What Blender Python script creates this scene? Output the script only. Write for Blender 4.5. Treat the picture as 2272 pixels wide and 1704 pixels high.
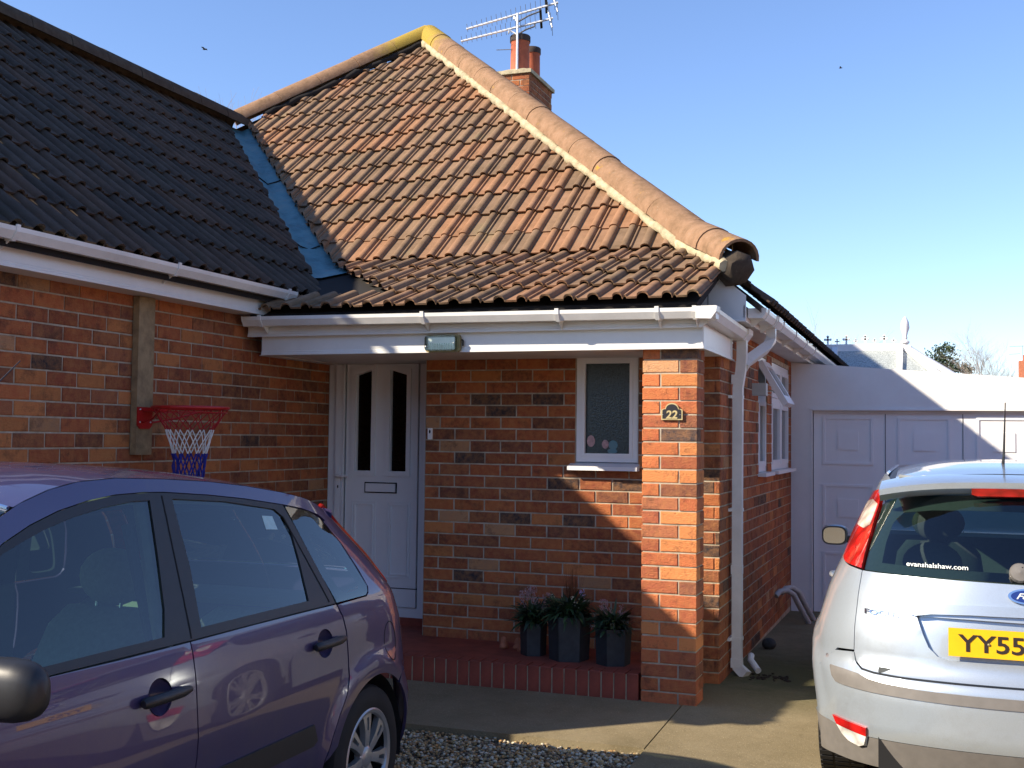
import bpy, bmesh, math, random
import numpy as np
from mathutils import Vector, Matrix
from mathutils.geometry import delaunay_2d_cdt
PI = math.pi
rnd = random.Random(22)
for o in list(bpy.data.objects): bpy.data.objects.remove(o)
scn = bpy.context.scene
COL = scn.collection

# ---------------------------------------------------------------- camera
cam_d = bpy.data.cameras.new('camera'); cam = bpy.data.objects.new('camera', cam_d); COL.objects.link(cam)
yaw, pitch, roll = -0.3496, 0.0464, 0.0117
fw = Vector((math.sin(yaw)*math.cos(pitch), math.cos(yaw)*math.cos(pitch), math.sin(pitch)))
r0 = Vector((math.cos(yaw), -math.sin(yaw), 0)); u0 = r0.cross(fw)
rt = r0*math.cos(roll)+u0*math.sin(roll); up = u0*math.cos(roll)-r0*math.sin(roll)
cam.matrix_world = Matrix(((rt.x, up.x, -fw.x, 1.3119), (rt.y, up.y, -fw.y, -6.7987), (rt.z, up.z, -fw.z, 1.486), (0, 0, 0, 1)))
cam_d.sensor_width = 36; cam_d.lens = 36*2571.17/2272; cam_d.clip_start = .05; cam_d.clip_end = 2000
scn.camera = cam

# ---------------------------------------------------------------- light
SUN = Vector((-1.27, -1.0, 1.0)).normalized()            # towards the sun
elev = math.asin(SUN.z); azim = math.atan2(SUN.x, SUN.y)  # azimuth clockwise from +Y
w = bpy.data.worlds.new('World'); scn.world = w; w.use_nodes = True
nt = w.node_tree; nt.nodes.clear()
sky = nt.nodes.new('ShaderNodeTexSky'); sky.sky_type = 'NISHITA'; sky.sun_disc = False
sky.sun_elevation = elev; sky.sun_rotation = azim; sky.altitude = 0; sky.air_density = 1.0; sky.dust_density = 0.0; sky.ozone_density = 3.0
bg = nt.nodes.new('ShaderNodeBackground'); bg.inputs['Strength'].default_value = 0.105
wo = nt.nodes.new('ShaderNodeOutputWorld')
mixn = nt.nodes.new('ShaderNodeMix'); mixn.data_type = 'RGBA'; mixn.blend_type = 'MULTIPLY'; mixn.inputs[0].default_value = 1; mixn.inputs[7].default_value = (1.0, 1.02, 1.18, 1); nt.links.new(sky.outputs[0], mixn.inputs[6]); nt.links.new(mixn.outputs[2], bg.inputs[0]); nt.links.new(bg.outputs[0], wo.inputs[0])
sl = bpy.data.lights.new('sun', 'SUN'); sl.energy = 5.0; sl.angle = math.radians(.53); sl.color = (1.0, .87, .68)
so = bpy.data.objects.new('sun', sl); COL.objects.link(so); so.rotation_euler = SUN.to_track_quat('Z', 'Y').to_euler(); so.location = (-20, -20, 20)
vs = scn.view_settings; vs.view_transform = 'Standard'; vs.look = 'None'; vs.gamma = 1; vs.use_curve_mapping = False; vs.exposure = 0.92

# ---------------------------------------------------------------- materials
M = {}
def new_mat(name):
    m = bpy.data.materials.new(name); m.use_nodes = True; M[name] = m
    n = m.node_tree.nodes; return m, n, m.node_tree.links, n['Principled BSDF']
def setp(p, **k):
    for a, v in k.items():
        nm = {'rough': 'Roughness', 'metal': 'Metallic', 'coat': 'Coat Weight', 'coatr': 'Coat Roughness', 'spec': 'Specular IOR Level', 'trans': 'Transmission Weight', 'ior': 'IOR'}[a]
        p.inputs[nm].default_value = v
def coords(n, l, kind='Object'):
    t = n.new('ShaderNodeTexCoord'); return t.outputs[kind]
def noise(n, l, vec, scale, detail=4, rough=.6):
    t = n.new('ShaderNodeTexNoise'); t.inputs['Scale'].default_value = scale; t.inputs['Detail'].default_value = detail
    t.inputs['Roughness'].default_value = rough; l.new(vec, t.inputs['Vector']); return t.outputs['Fac']
def ramp(n, l, fac, stops):
    r = n.new('ShaderNodeValToRGB'); l.new(fac, r.inputs[0]); e = r.color_ramp.elements
    while len(e) < len(stops): e.new(.5)
    for q, (ps, c) in zip(e, stops): q.position = ps; q.color = (*c, 1) if len(c) == 3 else c
    return r.outputs[0]
def mixc(n, l, fac, a, b, mode='MIX'):
    x = n.new('ShaderNodeMix'); x.data_type = 'RGBA'; x.blend_type = mode
    for sock, val in ((x.inputs[0], fac), (x.inputs[6], a), (x.inputs[7], b)):
        if hasattr(val, 'links'): l.new(val, sock)
        elif isinstance(val, (int, float)): sock.default_value = val
        else: sock.default_value = (*val, 1) if len(val) == 3 else val
    return x.outputs[2]
def bump(n, l, p, h, strength, dist=.01, prev=None):
    b = n.new('ShaderNodeBump'); b.inputs['Strength'].default_value = strength; b.inputs['Distance'].default_value = dist
    l.new(h, b.inputs['Height'])
    if prev is not None: l.new(prev, b.inputs['Normal'])
    l.new(b.outputs[0], p.inputs['Normal']); return b.outputs[0]
def simple(name, c, rough=.5, var=.12, nscale=6, bscale=None, bstr=.2, bdist=.004, **k):
    m, n, l, p = new_mat(name); setp(p, rough=rough, **k); v = coords(n, l)
    if var:
        f = noise(n, l, v, nscale, 5); lo = tuple(x*(1-var) for x in c); hi = tuple(min(1, x*(1+var)) for x in c)
        l.new(ramp(n, l, f, [(.3, lo), (.7, hi)]), p.inputs['Base Color'])
    else: p.inputs['Base Color'].default_value = (*c, 1)
    if bscale: bump(n, l, p, noise(n, l, v, bscale, 6), bstr, bdist)
    return m

def brick_mat(name, attr):
    m, n, l, p = new_mat(name); setp(p, rough=.88, spec=.25)
    if attr:
        a = n.new('ShaderNodeVertexColor'); a.layer_name = 'tint'; base = a.outputs[0]; v = coords(n, l, 'Object')
    else:
        oi = n.new('ShaderNodeObjectInfo'); base = oi.outputs['Color']
        g = n.new('ShaderNodeNewGeometry'); v = g.outputs['Position']
    f = noise(n, l, v, 22, 6, .7)
    c1 = mixc(n, l, ramp(n, l, f, [(.35, (0, 0, 0)), (.68, (1, 1, 1))]), base, mixc(n, l, .40, base, (.60, .27, .09)))
    f2 = noise(n, l, v, 9, 5, .75)
    c2 = mixc(n, l, ramp(n, l, f2, [(.52, (0, 0, 0)), (.66, (.8, .8, .8))]), c1, mixc(n, l, .6, c1, (.05, .032, .028)))
    l.new(c2, p.inputs['Base Color'])
    # rustic dragged face: wavy ridges broken by noise
    mp = n.new('ShaderNodeMapping'); mp.inputs['Scale'].default_value = (55, 55, 120); l.new(v, mp.inputs[0])
    t = n.new('ShaderNodeTexNoise'); t.inputs['Scale'].default_value = 1.0; t.inputs['Detail'].default_value = 4; t.inputs['Distortion'].default_value = 1.6
    l.new(mp.outputs[0], t.inputs['Vector'])
    b1 = bump(n, l, p, t.outputs['Fac'], .75, .012)
    bump(n, l, p, noise(n, l, v, 260, 3), .3, .002, b1)
    return m
brick_mat('brick', False); brick_mat('brick_joined', True)

def mortar():
    m, n, l, p = new_mat('mortar'); setp(p, rough=.95, spec=.1); g = n.new('ShaderNodeNewGeometry'); v = g.outputs['Position']
    l.new(ramp(n, l, noise(n, l, v, 14, 6), [(.3, (.30, .25, .18)), (.5, (.42, .36, .27)), (.72, (.52, .46, .36))]), p.inputs['Base Color'])
    bump(n, l, p, noise(n, l, v, 180, 5), .5, .004)
mortar()

def tile_mat(name, dark):
    m, n, l, p = new_mat(name); setp(p, rough=.92, spec=.15)
    oi = n.new('ShaderNodeObjectInfo'); g = n.new('ShaderNodeNewGeometry'); v = g.outputs['Position']
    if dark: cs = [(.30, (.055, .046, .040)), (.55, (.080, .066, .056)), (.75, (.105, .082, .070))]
    else: cs = [(.28, (.16, .102, .060)), (.5, (.235, .150, .092)), (.72, (.29, .185, .120))]
    f = noise(n, l, v, 5, 7, .7); c = ramp(n, l, f, cs)
    tint = ramp(n, l, oi.outputs['Random'], [(0, (.80, .82, .84)), (.5, (1, 1, 1)), (.8, (1.12, .98, .92)), (1, (1.22, 1.0, .88))])
    c = mixc(n, l, 1.0, c, tint, 'MULTIPLY')
    sp = noise(n, l, v, 160, 2, .5)
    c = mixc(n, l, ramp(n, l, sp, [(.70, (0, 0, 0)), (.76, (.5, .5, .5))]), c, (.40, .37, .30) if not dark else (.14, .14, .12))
    li = noise(n, l, v, 2.3, 6, .7)
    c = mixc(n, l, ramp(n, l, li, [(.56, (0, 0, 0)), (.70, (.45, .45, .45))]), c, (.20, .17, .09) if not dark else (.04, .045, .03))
    l.new(c, p.inputs['Base Color'])
    b1 = bump(n, l, p, noise(n, l, v, 240, 4), .45, .003)
    bump(n, l, p, noise(n, l, v, 30, 4), .25, .006, b1)
tile_mat('roof_tile', False); tile_mat('roof_tile_shaded', True)  # same tile twice: the second has the shade of its slopes in the colour

def cap_mat(name, dark):
    m, n, l, p = new_mat(name); setp(p, rough=.95, spec=.1); g = n.new('ShaderNodeNewGeometry'); v = g.outputs['Position']
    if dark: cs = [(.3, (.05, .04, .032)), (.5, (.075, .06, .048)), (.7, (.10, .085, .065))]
    else: cs = [(.3, (.17, .105, .06)), (.48, (.27, .165, .10)), (.62, (.33, .20, .125)), (.78, (.26, .23, .19))]
    c = ramp(n, l, noise(n, l, v, 9, 8, .75), cs)
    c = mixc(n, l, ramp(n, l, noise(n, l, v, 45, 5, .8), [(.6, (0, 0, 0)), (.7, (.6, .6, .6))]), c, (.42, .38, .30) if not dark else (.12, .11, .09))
    if not dark:
        c = mixc(n, l, ramp(n, l, noise(n, l, v, 7, 4, .6), [(.66, (0, 0, 0)), (.72, (.8, .8, .8))]), c, (.48, .27, .03))
        # yellow lichen patch round the apex
        s = n.new('ShaderNodeVectorMath'); s.operation = 'DISTANCE'; l.new(v, s.inputs[0]); s.inputs[1].default_value = (-4.05, 4.9, 5.95)
        mm = n.new('ShaderNodeMath'); mm.operation = 'SUBTRACT'; mm.inputs[0].default_value = .95; l.new(s.outputs['Value'], mm.inputs[1])
        m2 = n.new('ShaderNodeMath'); m2.operation = 'MULTIPLY'; l.new(mm.outputs[0], m2.inputs[0]); l.new(noise(n, l, v, 6, 5, .7), m2.inputs[1])
        c = mixc(n, l, ramp(n, l, m2.outputs[0], [(.12, (0, 0, 0)), (.3, (.9, .9, .9))]), c, (.38, .27, .05))
    l.new(c, p.inputs['Base Color'])
    b1 = bump(n, l, p, noise(n, l, v, 70, 6, .8), .8, .008)
    bump(n, l, p, noise(n, l, v, 300, 3), .4, .003, b1)
cap_mat('ridge', False); cap_mat('ridge_shaded', True)  # second copy of the caps, with the wing's shade put into its colour
simple('bedding', (.42, .36, .24), .95, .3, 12, 60, .7, .01, spec=.1)
simple('underlay', (.012, .010, .010), 1, 0)

def upvc(name, c=(.78, .78, .76), dirt=.25, rough=.35):
    m, n, l, p = new_mat(name); setp(p, rough=rough); g = n.new('ShaderNodeNewGeometry'); v = g.outputs['Position']
    f = noise(n, l, v, 3, 8, .7); c1 = ramp(n, l, f, [(.35, tuple(x*(1-dirt*.35) for x in c)), (.65, c)])
    sp = noise(n, l, v, 95, 3, .6)
    c1 = mixc(n, l, ramp(n, l, sp, [(.73, (0, 0, 0)), (.78, (dirt, dirt, dirt))]), c1, (.12, .10, .06))
    l.new(c1, p.inputs['Base Color']); bump(n, l, p, noise(n, l, v, 40, 3), .04, .002)
upvc('upvc'); upvc('upvc_door', (.80, .80, .80), .1, .3); upvc('gutter', (.80, .79, .76), .5, .3); upvc('soffit', (.72, .70, .66), .5, .5)
upvc('grey_plastic', (.42, .43, .42), .3, .45)
def render_mat():
    m, n, l, p = new_mat('white_render'); setp(p, rough=.8, spec=.2); g = n.new('ShaderNodeNewGeometry'); v = g.outputs['Position']
    c = ramp(n, l, noise(n, l, v, 1.4, 8, .7), [(.3, (.70, .70, .68)), (.7, (.80, .80, .78))])
    c = mixc(n, l, ramp(n, l, noise(n, l, v, 40, 3, .6), [(.74, (0, 0, 0)), (.80, (.4, .4, .4))]), c, (.3, .28, .22)); l.new(c, p.inputs['Base Color'])
    bump(n, l, p, noise(n, l, v, 90, 5), .25, .004)
render_mat()
simple('dark_gap', (.008, .008, .009), .9, 0)
simple('black_plastic', (.018, .018, .020), .45, .1, 30, 400, .1, .001)
simple('timber', (.27, .19, .10), .85, .35, 14, 90, .4, .003)
simple('red_paint', (.42, .012, .012), .35, .15, 20)
simple('red_cord', (.38, .012, .014), .8, .1, 40)
simple('white_cord', (.75, .75, .70), .8, .05, 40)
simple('blue_cord', (.012, .02, .24), .8, .1, 40)
simple('steel', (.55, .55, .55), .3, .1, 40, metal=1.0)
simple('aluminium', (.80, .80, .80), .35, .08, 30, metal=.35)
simple('terracotta', (.40, .10, .045), .75, .2, 8, 60, .2, .002)
simple('clay_ornament', (.42, .15, .075), .85, .2, 12, 80, .2, .002)
simple('soot', (.05, .035, .03), .9, .3, 10, 50, .4, .003)
simple('step_paint', (.24, .050, .028), .7, .35, 7, 40, .4, .004)
simple('planter', (.028, .032, .034), .6, .3, 18, 30, .3, .004)
simple('soil', (.03, .02, .013), 1, .3, 30, 60, .8, .01)
simple('leaf', (.035, .075, .025), .55, .5, 20)
simple('leaf_dark', (.015, .035, .018), .6, .4, 20)
simple('grass_rust', (.16, .055, .018), .8, .4, 30)
simple('petal_pink', (.45, .30, .30), .7, .25, 60)
simple('petal_cream', (.75, .70, .48), .7, .1, 60)
simple('petal_lilac', (.48, .42, .75), .7, .15, 60)
simple('bark', (.20, .15, .12), .9, .3, 8, 40, .5, .01)
simple('twig', (.30, .24, .21), .9, .2, 8)
simple('pine_needles', (.045, .065, .025), .8, .6, 4)
simple('conifer', (.022, .042, .014), .8, .5, 5)
simple('plaque_black', (.02, .018, .02), .4, .1, 50)
simple('plaque_gold', (.55, .44, .22), .4, .1, 60, metal=.2)
simple('brass_old', (.25, .21, .09), .5, .2, 30, metal=.3)
simple('neighbour_roof', (.10, .055, .035), .9, .3, 3)
simple('stone_small', (.05, .05, .05), .9, .3, 20)
simple('grass_field', (.05, .08, .025), .95, .4, 2)

def concrete():
    m, n, l, p = new_mat('concrete'); setp(p, rough=.93, spec=.12); g = n.new('ShaderNodeNewGeometry'); v = g.outputs['Position']
    c = ramp(n, l, noise(n, l, v, 1.3, 8, .7), [(.3, (.155, .125, .070)), (.5, (.215, .175, .105)), (.7, (.26, .215, .135))])
    vo = n.new('ShaderNodeTexVoronoi'); vo.inputs['Scale'].default_value = 90; l.new(v, vo.inputs['Vector'])
    c = mixc(n, l, ramp(n, l, noise(n, l, v, 130, 3, .7), [(.60, (0, 0, 0)), (.68, (.75, .75, .75))]), c, (.46, .38, .24))
    c = mixc(n, l, ramp(n, l, noise(n, l, v, 75, 3, .7), [(.30, (.6, .6, .6)), (.40, (0, 0, 0))]), c, (.07, .06, .035))
    # moss and damp near the corner of the house
    s = n.new('ShaderNodeVectorMath'); s.operation = 'DISTANCE'; l.new(v, s.inputs[0]); s.inputs[1].default_value = (.35, 1.2, -.08)
    mm = n.new('ShaderNodeMath'); mm.operation = 'SUBTRACT'; mm.inputs[0].default_value = 1.5; l.new(s.outputs['Value'], mm.inputs[1])
    m2 = n.new('ShaderNodeMath'); m2.operation = 'MULTIPLY'; l.new(mm.outputs[0], m2.inputs[0]); l.new(noise(n, l, v, 5, 6, .75), m2.inputs[1])
    c = mixc(n, l, ramp(n, l, m2.outputs[0], [(.1, (0, 0, 0)), (.6, (.75, .75, .75))]), c, (.065, .070, .030))
    l.new(c, p.inputs['Base Color']); b1 = bump(n, l, p, noise(n, l, v, 150, 5, .7), .6, .004)
    bump(n, l, p, noise(n, l, v, 6, 5), .3, .02, b1)
concrete()
def gravel_mat():
    m, n, l, p = new_mat('gravel'); setp(p, rough=.75, spec=.3)
    a = n.new('ShaderNodeVertexColor'); a.layer_name = 'tint'; v = coords(n, l)
    l.new(mixc(n, l, ramp(n, l, noise(n, l, v, 120, 4), [(.3, (0, 0, 0)), (.7, (.5, .5, .5))]), a.outputs[0], mixc(n, l, .5, a.outputs[0], (.2, .15, .09))), p.inputs['Base Color'])
    bump(n, l, p, noise(n, l, v, 200, 3), .3, .002)
gravel_mat()
simple('gravel_bed', (.10, .08, .05), .95, .4, 60, 90, .8, .008)

def glass_mat(name, tint, refl=1.0, bumpy=0, dark=None):
    m = bpy.data.materials.new(name); m.use_nodes = True; M[name] = m
    n = m.node_tree.nodes; l = m.node_tree.links; n.clear()
    out = n.new('ShaderNodeOutputMaterial'); mix = n.new('ShaderNodeMixShader'); fr = n.new('ShaderNodeFresnel'); fr.inputs[0].default_value = 1.55
    if dark is None:
        tr = n.new('ShaderNodeBsdfTransparent'); tr.inputs[0].default_value = (*tint, 1)
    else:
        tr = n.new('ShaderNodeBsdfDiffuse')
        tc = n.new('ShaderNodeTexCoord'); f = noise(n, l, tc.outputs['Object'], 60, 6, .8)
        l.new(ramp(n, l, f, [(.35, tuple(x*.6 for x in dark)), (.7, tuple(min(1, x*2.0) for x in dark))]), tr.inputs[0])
    gl = n.new('ShaderNodeBsdfGlossy'); gl.inputs['Roughness'].default_value = .02 if not bumpy else .12
    if bumpy:
        tc = n.new('ShaderNodeTexCoord'); f = noise(n, l, tc.outputs['Object'], 90, 3)
        b = n.new('ShaderNodeBump'); b.inputs['Strength'].default_value = bumpy; b.inputs['Distance'].default_value = .004; l.new(f, b.inputs['Height'])
        l.new(b.outputs[0], gl.inputs['Normal']); l.new(b.outputs[0], fr.inputs['Normal'])
    mu = n.new('ShaderNodeMath'); mu.operation = 'MULTIPLY'; mu.inputs[1].default_value = refl; mu.use_clamp = True
    l.new(fr.outputs[0], mu.inputs[0]); l.new(mu.outputs[0], mix.inputs[0]); l.new(tr.outputs[0], mix.inputs[1]); l.new(gl.outputs[0], mix.inputs[2]); l.new(mix.outputs[0], out.inputs[0])
glass_mat('car_glass', (.42, .58, .52), 1.7)
glass_mat('window_glass', (.5, .55, .55), 1.3)
glass_mat('clear_plastic', (.8, .85, .8), 1.4)
glass_mat('obscure_glass', (.1, .1, .1), 1.0, .6, (.016, .026, .026))
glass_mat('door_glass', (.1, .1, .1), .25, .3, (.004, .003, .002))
glass_mat('roof_sheet', (.1, .1, .1), .9, 0, (.30, .33, .33))

def paint(name, c, metal, rough, flake=.03):
    m, n, l, p = new_mat(name); setp(p, rough=rough, metal=metal, coat=1.0, coatr=.02); v = coords(n, l)
    f = noise(n, l, v, 900, 2); c0 = tuple(x*.85 for x in c); c1 = tuple(min(1, x*1.15) for x in c)
    col = ramp(n, l, f, [(.3, c0), (.7, c1)])
    col = mixc(n, l, ramp(n, l, noise(n, l, v, 4, 8, .8), [(.5, (0, 0, 0)), (.8, (.25, .25, .25))]), col, (.16, .13, .10))
    l.new(col, p.inputs['Base Color'])
paint('purple_paint', (.062, .048, .125), .35, .38)
paint('silver_paint', (.44, .50, .56), .55, .34)
simple('bumper_dark', (.02, .02, .022), .5, .1, 20, 300, .1, .001)
simple('bumper_grey', (.15, .14, .13), .5, .1, 20, 300, .1, .001)
simple('tyre', (.012, .012, .013), .8, .2, 20, 150, .2, .002)
simple('hubcap', (.42, .43, .43), .32, .08, 20, metal=.6)
simple('seat_fabric', (.34, .38, .28), .9, .12, 60, 300, .3, .002)
simple('seat_dark', (.05, .055, .06), .9, .15, 60)
simple('interior_grey', (.10, .11, .11), .8, .1, 20)
simple('interior_light', (.32, .33, .30), .8, .1, 20)
simple('chrome', (.75, .76, .78), .12, .0, metal=1.0)
simple('badge_blue', (.010, .025, .16), .2, .0, coat=1.0)
simple('plate_yellow', (.80, .46, .01), .35, .05, 20)
simple('plate_ink', (.028, .020, .018), .4, 0)
simple('white_print', (.62, .66, .64), .5, 0)
simple('sticker', (.40, .60, .62), .5, .1, 60)
def lens(name, c, rough=.08):
    m, n, l, p = new_mat(name); setp(p, rough=rough, coat=1.0, coatr=.02); v = coords(n, l)
    w_ = n.new('ShaderNodeTexVoronoi'); w_.inputs['Scale'].default_value = 16; l.new(v, w_.inputs['Vector'])
    l.new(ramp(n, l, w_.outputs['Distance'], [(0, tuple(min(1, x*1.35) for x in c)), (.8, tuple(x*.45 for x in c))]), p.inputs['Base Color'])
    bump(n, l, p, w_.outputs['Distance'], .25, .01)
lens('red_lens', (.55, .012, .010)); lens('clear_lens', (.80, .62, .52)); lens('white_lens', (.70, .68, .64)); lens('amber_lens', (.75, .13, .01))
# ---------------------------------------------------------------- helpers
ORG = {}                                  # world origin of each parent
def org(p): return ORG.get(p.name, Vector((0, 0, 0))) if p else Vector((0, 0, 0))
class MB:
    def __init__(s): s.v = []; s.f = []; s.c = []
    def add(s, vs, fs, tint=None):
        b = len(s.v); s.v += [tuple(x) for x in vs]; s.f += [tuple(i+b for i in f) for f in fs]
        if tint is not None: s.c += [tint]*len(fs)
        return s
    def box(s, x0, x1, y0, y1, z0, z1, tint=None):
        vs = [(x, y, z) for z in (z0, z1) for y in (y0, y1) for x in (x0, x1)]
        return s.add(vs, [(0, 2, 3, 1), (4, 5, 7, 6), (0, 1, 5, 4), (2, 6, 7, 3), (0, 4, 6, 2), (1, 3, 7, 5)], tint)
    def obox(s, c, ax, ay, az):           # oriented box: centre and three half-axes
        c, ax, ay, az = map(Vector, (c, ax, ay, az))
        vs = [c+ax*i+ay*j+az*k for k in (-1, 1) for j in (-1, 1) for i in (-1, 1)]
        return s.add(vs, [(0, 2, 3, 1), (4, 5, 7, 6), (0, 1, 5, 4), (2, 6, 7, 3), (0, 4, 6, 2), (1, 3, 7, 5)])
    def extrude(s, prof, p0, p1, ax, az, cap=True, closed=True):   # 2D profile (a,b) swept p0 -> p1
        p0, p1, ax, az = map(Vector, (p0, p1, ax, az)); n = len(prof)
        vs = [p0+ax*a+az*b for a, b in prof]+[p1+ax*a+az*b for a, b in prof]
        fs = [(i, (i+1) % n, (i+1) % n+n, i+n) for i in range(n if closed else n-1)]
        if cap and closed: fs += [tuple(range(n-1, -1, -1)), tuple(range(n, 2*n))]
        return s.add(vs, fs)
    def tube(s, pts, r, seg=8, cap=True):
        pts = [Vector(p) for p in pts]; rs = r if isinstance(r, (list, tuple)) else [r]*len(pts); rings = []; prev = None
        for i, p in enumerate(pts):
            d = (pts[min(i+1, len(pts)-1)]-pts[max(i-1, 0)]).normalized()
            if prev is None: a = d.orthogonal().normalized()
            else: a = (prev-d*prev.dot(d)); a = a.normalized() if a.length > 1e-6 else d.orthogonal().normalized()
            prev = a; b = d.cross(a)
            rings.append([p+(a*math.cos(t)+b*math.sin(t))*rs[i] for t in (2*PI*k/seg for k in range(seg))])
        vs = [v for r_ in rings for v in r_]; fs = []
        for i in range(len(pts)-1):
            for k in range(seg): fs.append((i*seg+k, i*seg+(k+1) % seg, (i+1)*seg+(k+1) % seg, (i+1)*seg+k))
        if cap: fs += [tuple(range(seg-1, -1, -1)), tuple((len(pts)-1)*seg+k for k in range(seg))]
        return s.add(vs, fs)
    def ring(s, c, R, r, ax, ay, n=32, seg=8, a0=0, a1=2*PI):
        c, ax, ay = map(Vector, (c, ax, ay)); full = abs(a1-a0-2*PI) < 1e-6
        pts = [c+(ax*math.cos(a0+(a1-a0)*i/n)+ay*math.sin(a0+(a1-a0)*i/n))*R for i in range(n if full else n+1)]
        az = ax.cross(ay).normalized(); vs = []; m = len(pts)
        for p in pts:
            o = (p-c).normalized()
            vs += [p+(o*math.cos(t)+az*math.sin(t))*r for t in (2*PI*k/seg for k in range(seg))]
        fs = [(i*seg+k, i*seg+(k+1) % seg, ((i+1) % m)*seg+(k+1) % seg, ((i+1) % m)*seg+k) for i in range(m if full else m-1) for k in range(seg)]
        return s.add(vs, fs)
    def lathe(s, prof, c=(0, 0, 0), ax=(0, 0, 1), n=24):   # prof: (r, h)
        c, ax = Vector(c), Vector(ax).normalized(); a = ax.orthogonal().normalized(); b = ax.cross(a); m = len(prof)
        vs = [c+ax*h+(a*math.cos(2*PI*k/n)+b*math.sin(2*PI*k/n))*r for k in range(n) for r, h in prof]
        fs = [(k*m+i, ((k+1) % n)*m+i, ((k+1) % n)*m+i+1, k*m+i+1) for k in range(n) for i in range(m-1)]
        return s.add(vs, fs)
    def ell(s, c, rx, ry, rz, nu=12, nv=8):
        vs = []; fs = []
        for j in range(nv+1):
            t = PI*j/nv
            for i in range(nu):
                a = 2*PI*i/nu; vs.append((c[0]+rx*math.sin(t)*math.cos(a), c[1]+ry*math.sin(t)*math.sin(a), c[2]+rz*math.cos(t)))
        for j in range(nv):
            for i in range(nu): fs.append((j*nu+i, (j+1)*nu+i, (j+1)*nu+(i+1) % nu, j*nu+(i+1) % nu))
        return s.add(vs, fs)
    def mesh(s, name, o=Vector((0, 0, 0)), material=None, smooth=None):
        me = bpy.data.meshes.new(name); me.from_pydata([(x-o.x, y-o.y, z-o.z) for x, y, z in s.v], [], s.f); me.validate()
        if material: me.materials.append(M[material])
        if s.c:
            ca = me.color_attributes.new('tint', 'FLOAT_COLOR', 'CORNER'); arr = []
            for pz, c in zip(me.polygons, s.c): arr += list((*c, 1))*pz.loop_total
            if len(arr) == len(me.loops)*4: ca.data.foreach_set('color', arr)
        if smooth is not None: smoothen(me, smooth)
        return me
def smoothen(me, ang):
    me.polygons.foreach_set('use_smooth', [True]*len(me.polygons))
    me.set_sharp_from_angle(angle=math.radians(ang))
def normals_out(me):
    b = bmesh.new(); b.from_mesh(me); bmesh.ops.recalc_face_normals(b, faces=b.faces); b.to_mesh(me); b.free()
def obj(name, data, parent=None, loc=None):
    o = bpy.data.objects.new(name, data); COL.objects.link(o); o.parent = parent
    if loc is not None: o.location = Vector(loc)-org(parent); ORG[o.name] = Vector(loc)
    elif parent is not None: ORG[o.name] = org(parent)
    return o
def part(name, mb, material, parent=None, smooth=None, kind=None, fix=True, label=None):
    me = mb.mesh(name, org(parent), material, None)
    if fix: normals_out(me)
    if smooth is not None: smoothen(me, smooth)
    o = obj(name, me, parent); ORG[o.name] = org(parent)
    if kind: o['kind'] = kind
    if label: o['label'] = label
    return o
def tag(o, label, cat, group=None, kind=None):
    o['label'] = label; o['category'] = cat
    if group: o['group'] = group
    if kind: o['kind'] = kind
    return o
def thing(name, label, cat, loc, group=None):
    o = bpy.data.objects.new(name, None); COL.objects.link(o); o.location = loc; ORG[o.name] = Vector(loc); o.empty_display_size = .1
    return tag(o, label, cat, group)
def struct(name, mb, material, smooth=None):
    o = part(name, mb, material, None, smooth); o['kind'] = 'structure'; return o
def copies(root, loc, label):             # a copy of a thing with its parts and sub-parts
    def cp(o, par):
        c = o.copy(); COL.objects.link(c); c.parent = par
        for ch in [x for x in list(bpy.data.objects) if x.parent == o]: cp(ch, c)
        return c
    c = cp(root, None); c.location = loc; c['label'] = label; ORG[c.name] = Vector(loc); return c
def text_mesh(s, size, depth, shear=0, bold=0, spacing=1.0):
    cu = bpy.data.curves.new('t', 'FONT'); cu.body = s; cu.size = size; cu.extrude = depth; cu.shear = shear; cu.offset = bold; cu.space_character = spacing
    cu.align_x = 'LEFT'; cu.resolution_u = 3
    o = bpy.data.objects.new('t', cu); COL.objects.link(o); dg = bpy.context.evaluated_depsgraph_get()
    me = bpy.data.meshes.new_from_object(o.evaluated_get(dg)); bpy.data.objects.remove(o); bpy.data.curves.remove(cu); return me
def text_part(name, s, size, depth, p, ax, ay, material, parent, shear=0, bold=0, fit=None, spacing=1.0):
    me = text_mesh(s, size, depth, shear, bold, spacing); co = np.array([v.co[:] for v in me.vertices])
    if fit: k = fit/(co[:, 0].max()-co[:, 0].min()); co[:, 0] = (co[:, 0]-co[:, 0].min())*k
    p, ax, ay = Vector(p), Vector(ax).normalized(), Vector(ay).normalized(); az = ax.cross(ay); o_ = org(parent)
    for v, c in zip(me.vertices, co): v.co = p+ax*float(c[0])+ay*float(c[1])+az*float(c[2])-o_
    me.materials.clear(); me.materials.append(M[material]); return obj(name, me, parent)
def gz(y): return -.065+.025*max(y, -8) if y < 0 else -.065-.016*min(y, 4.65)

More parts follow.
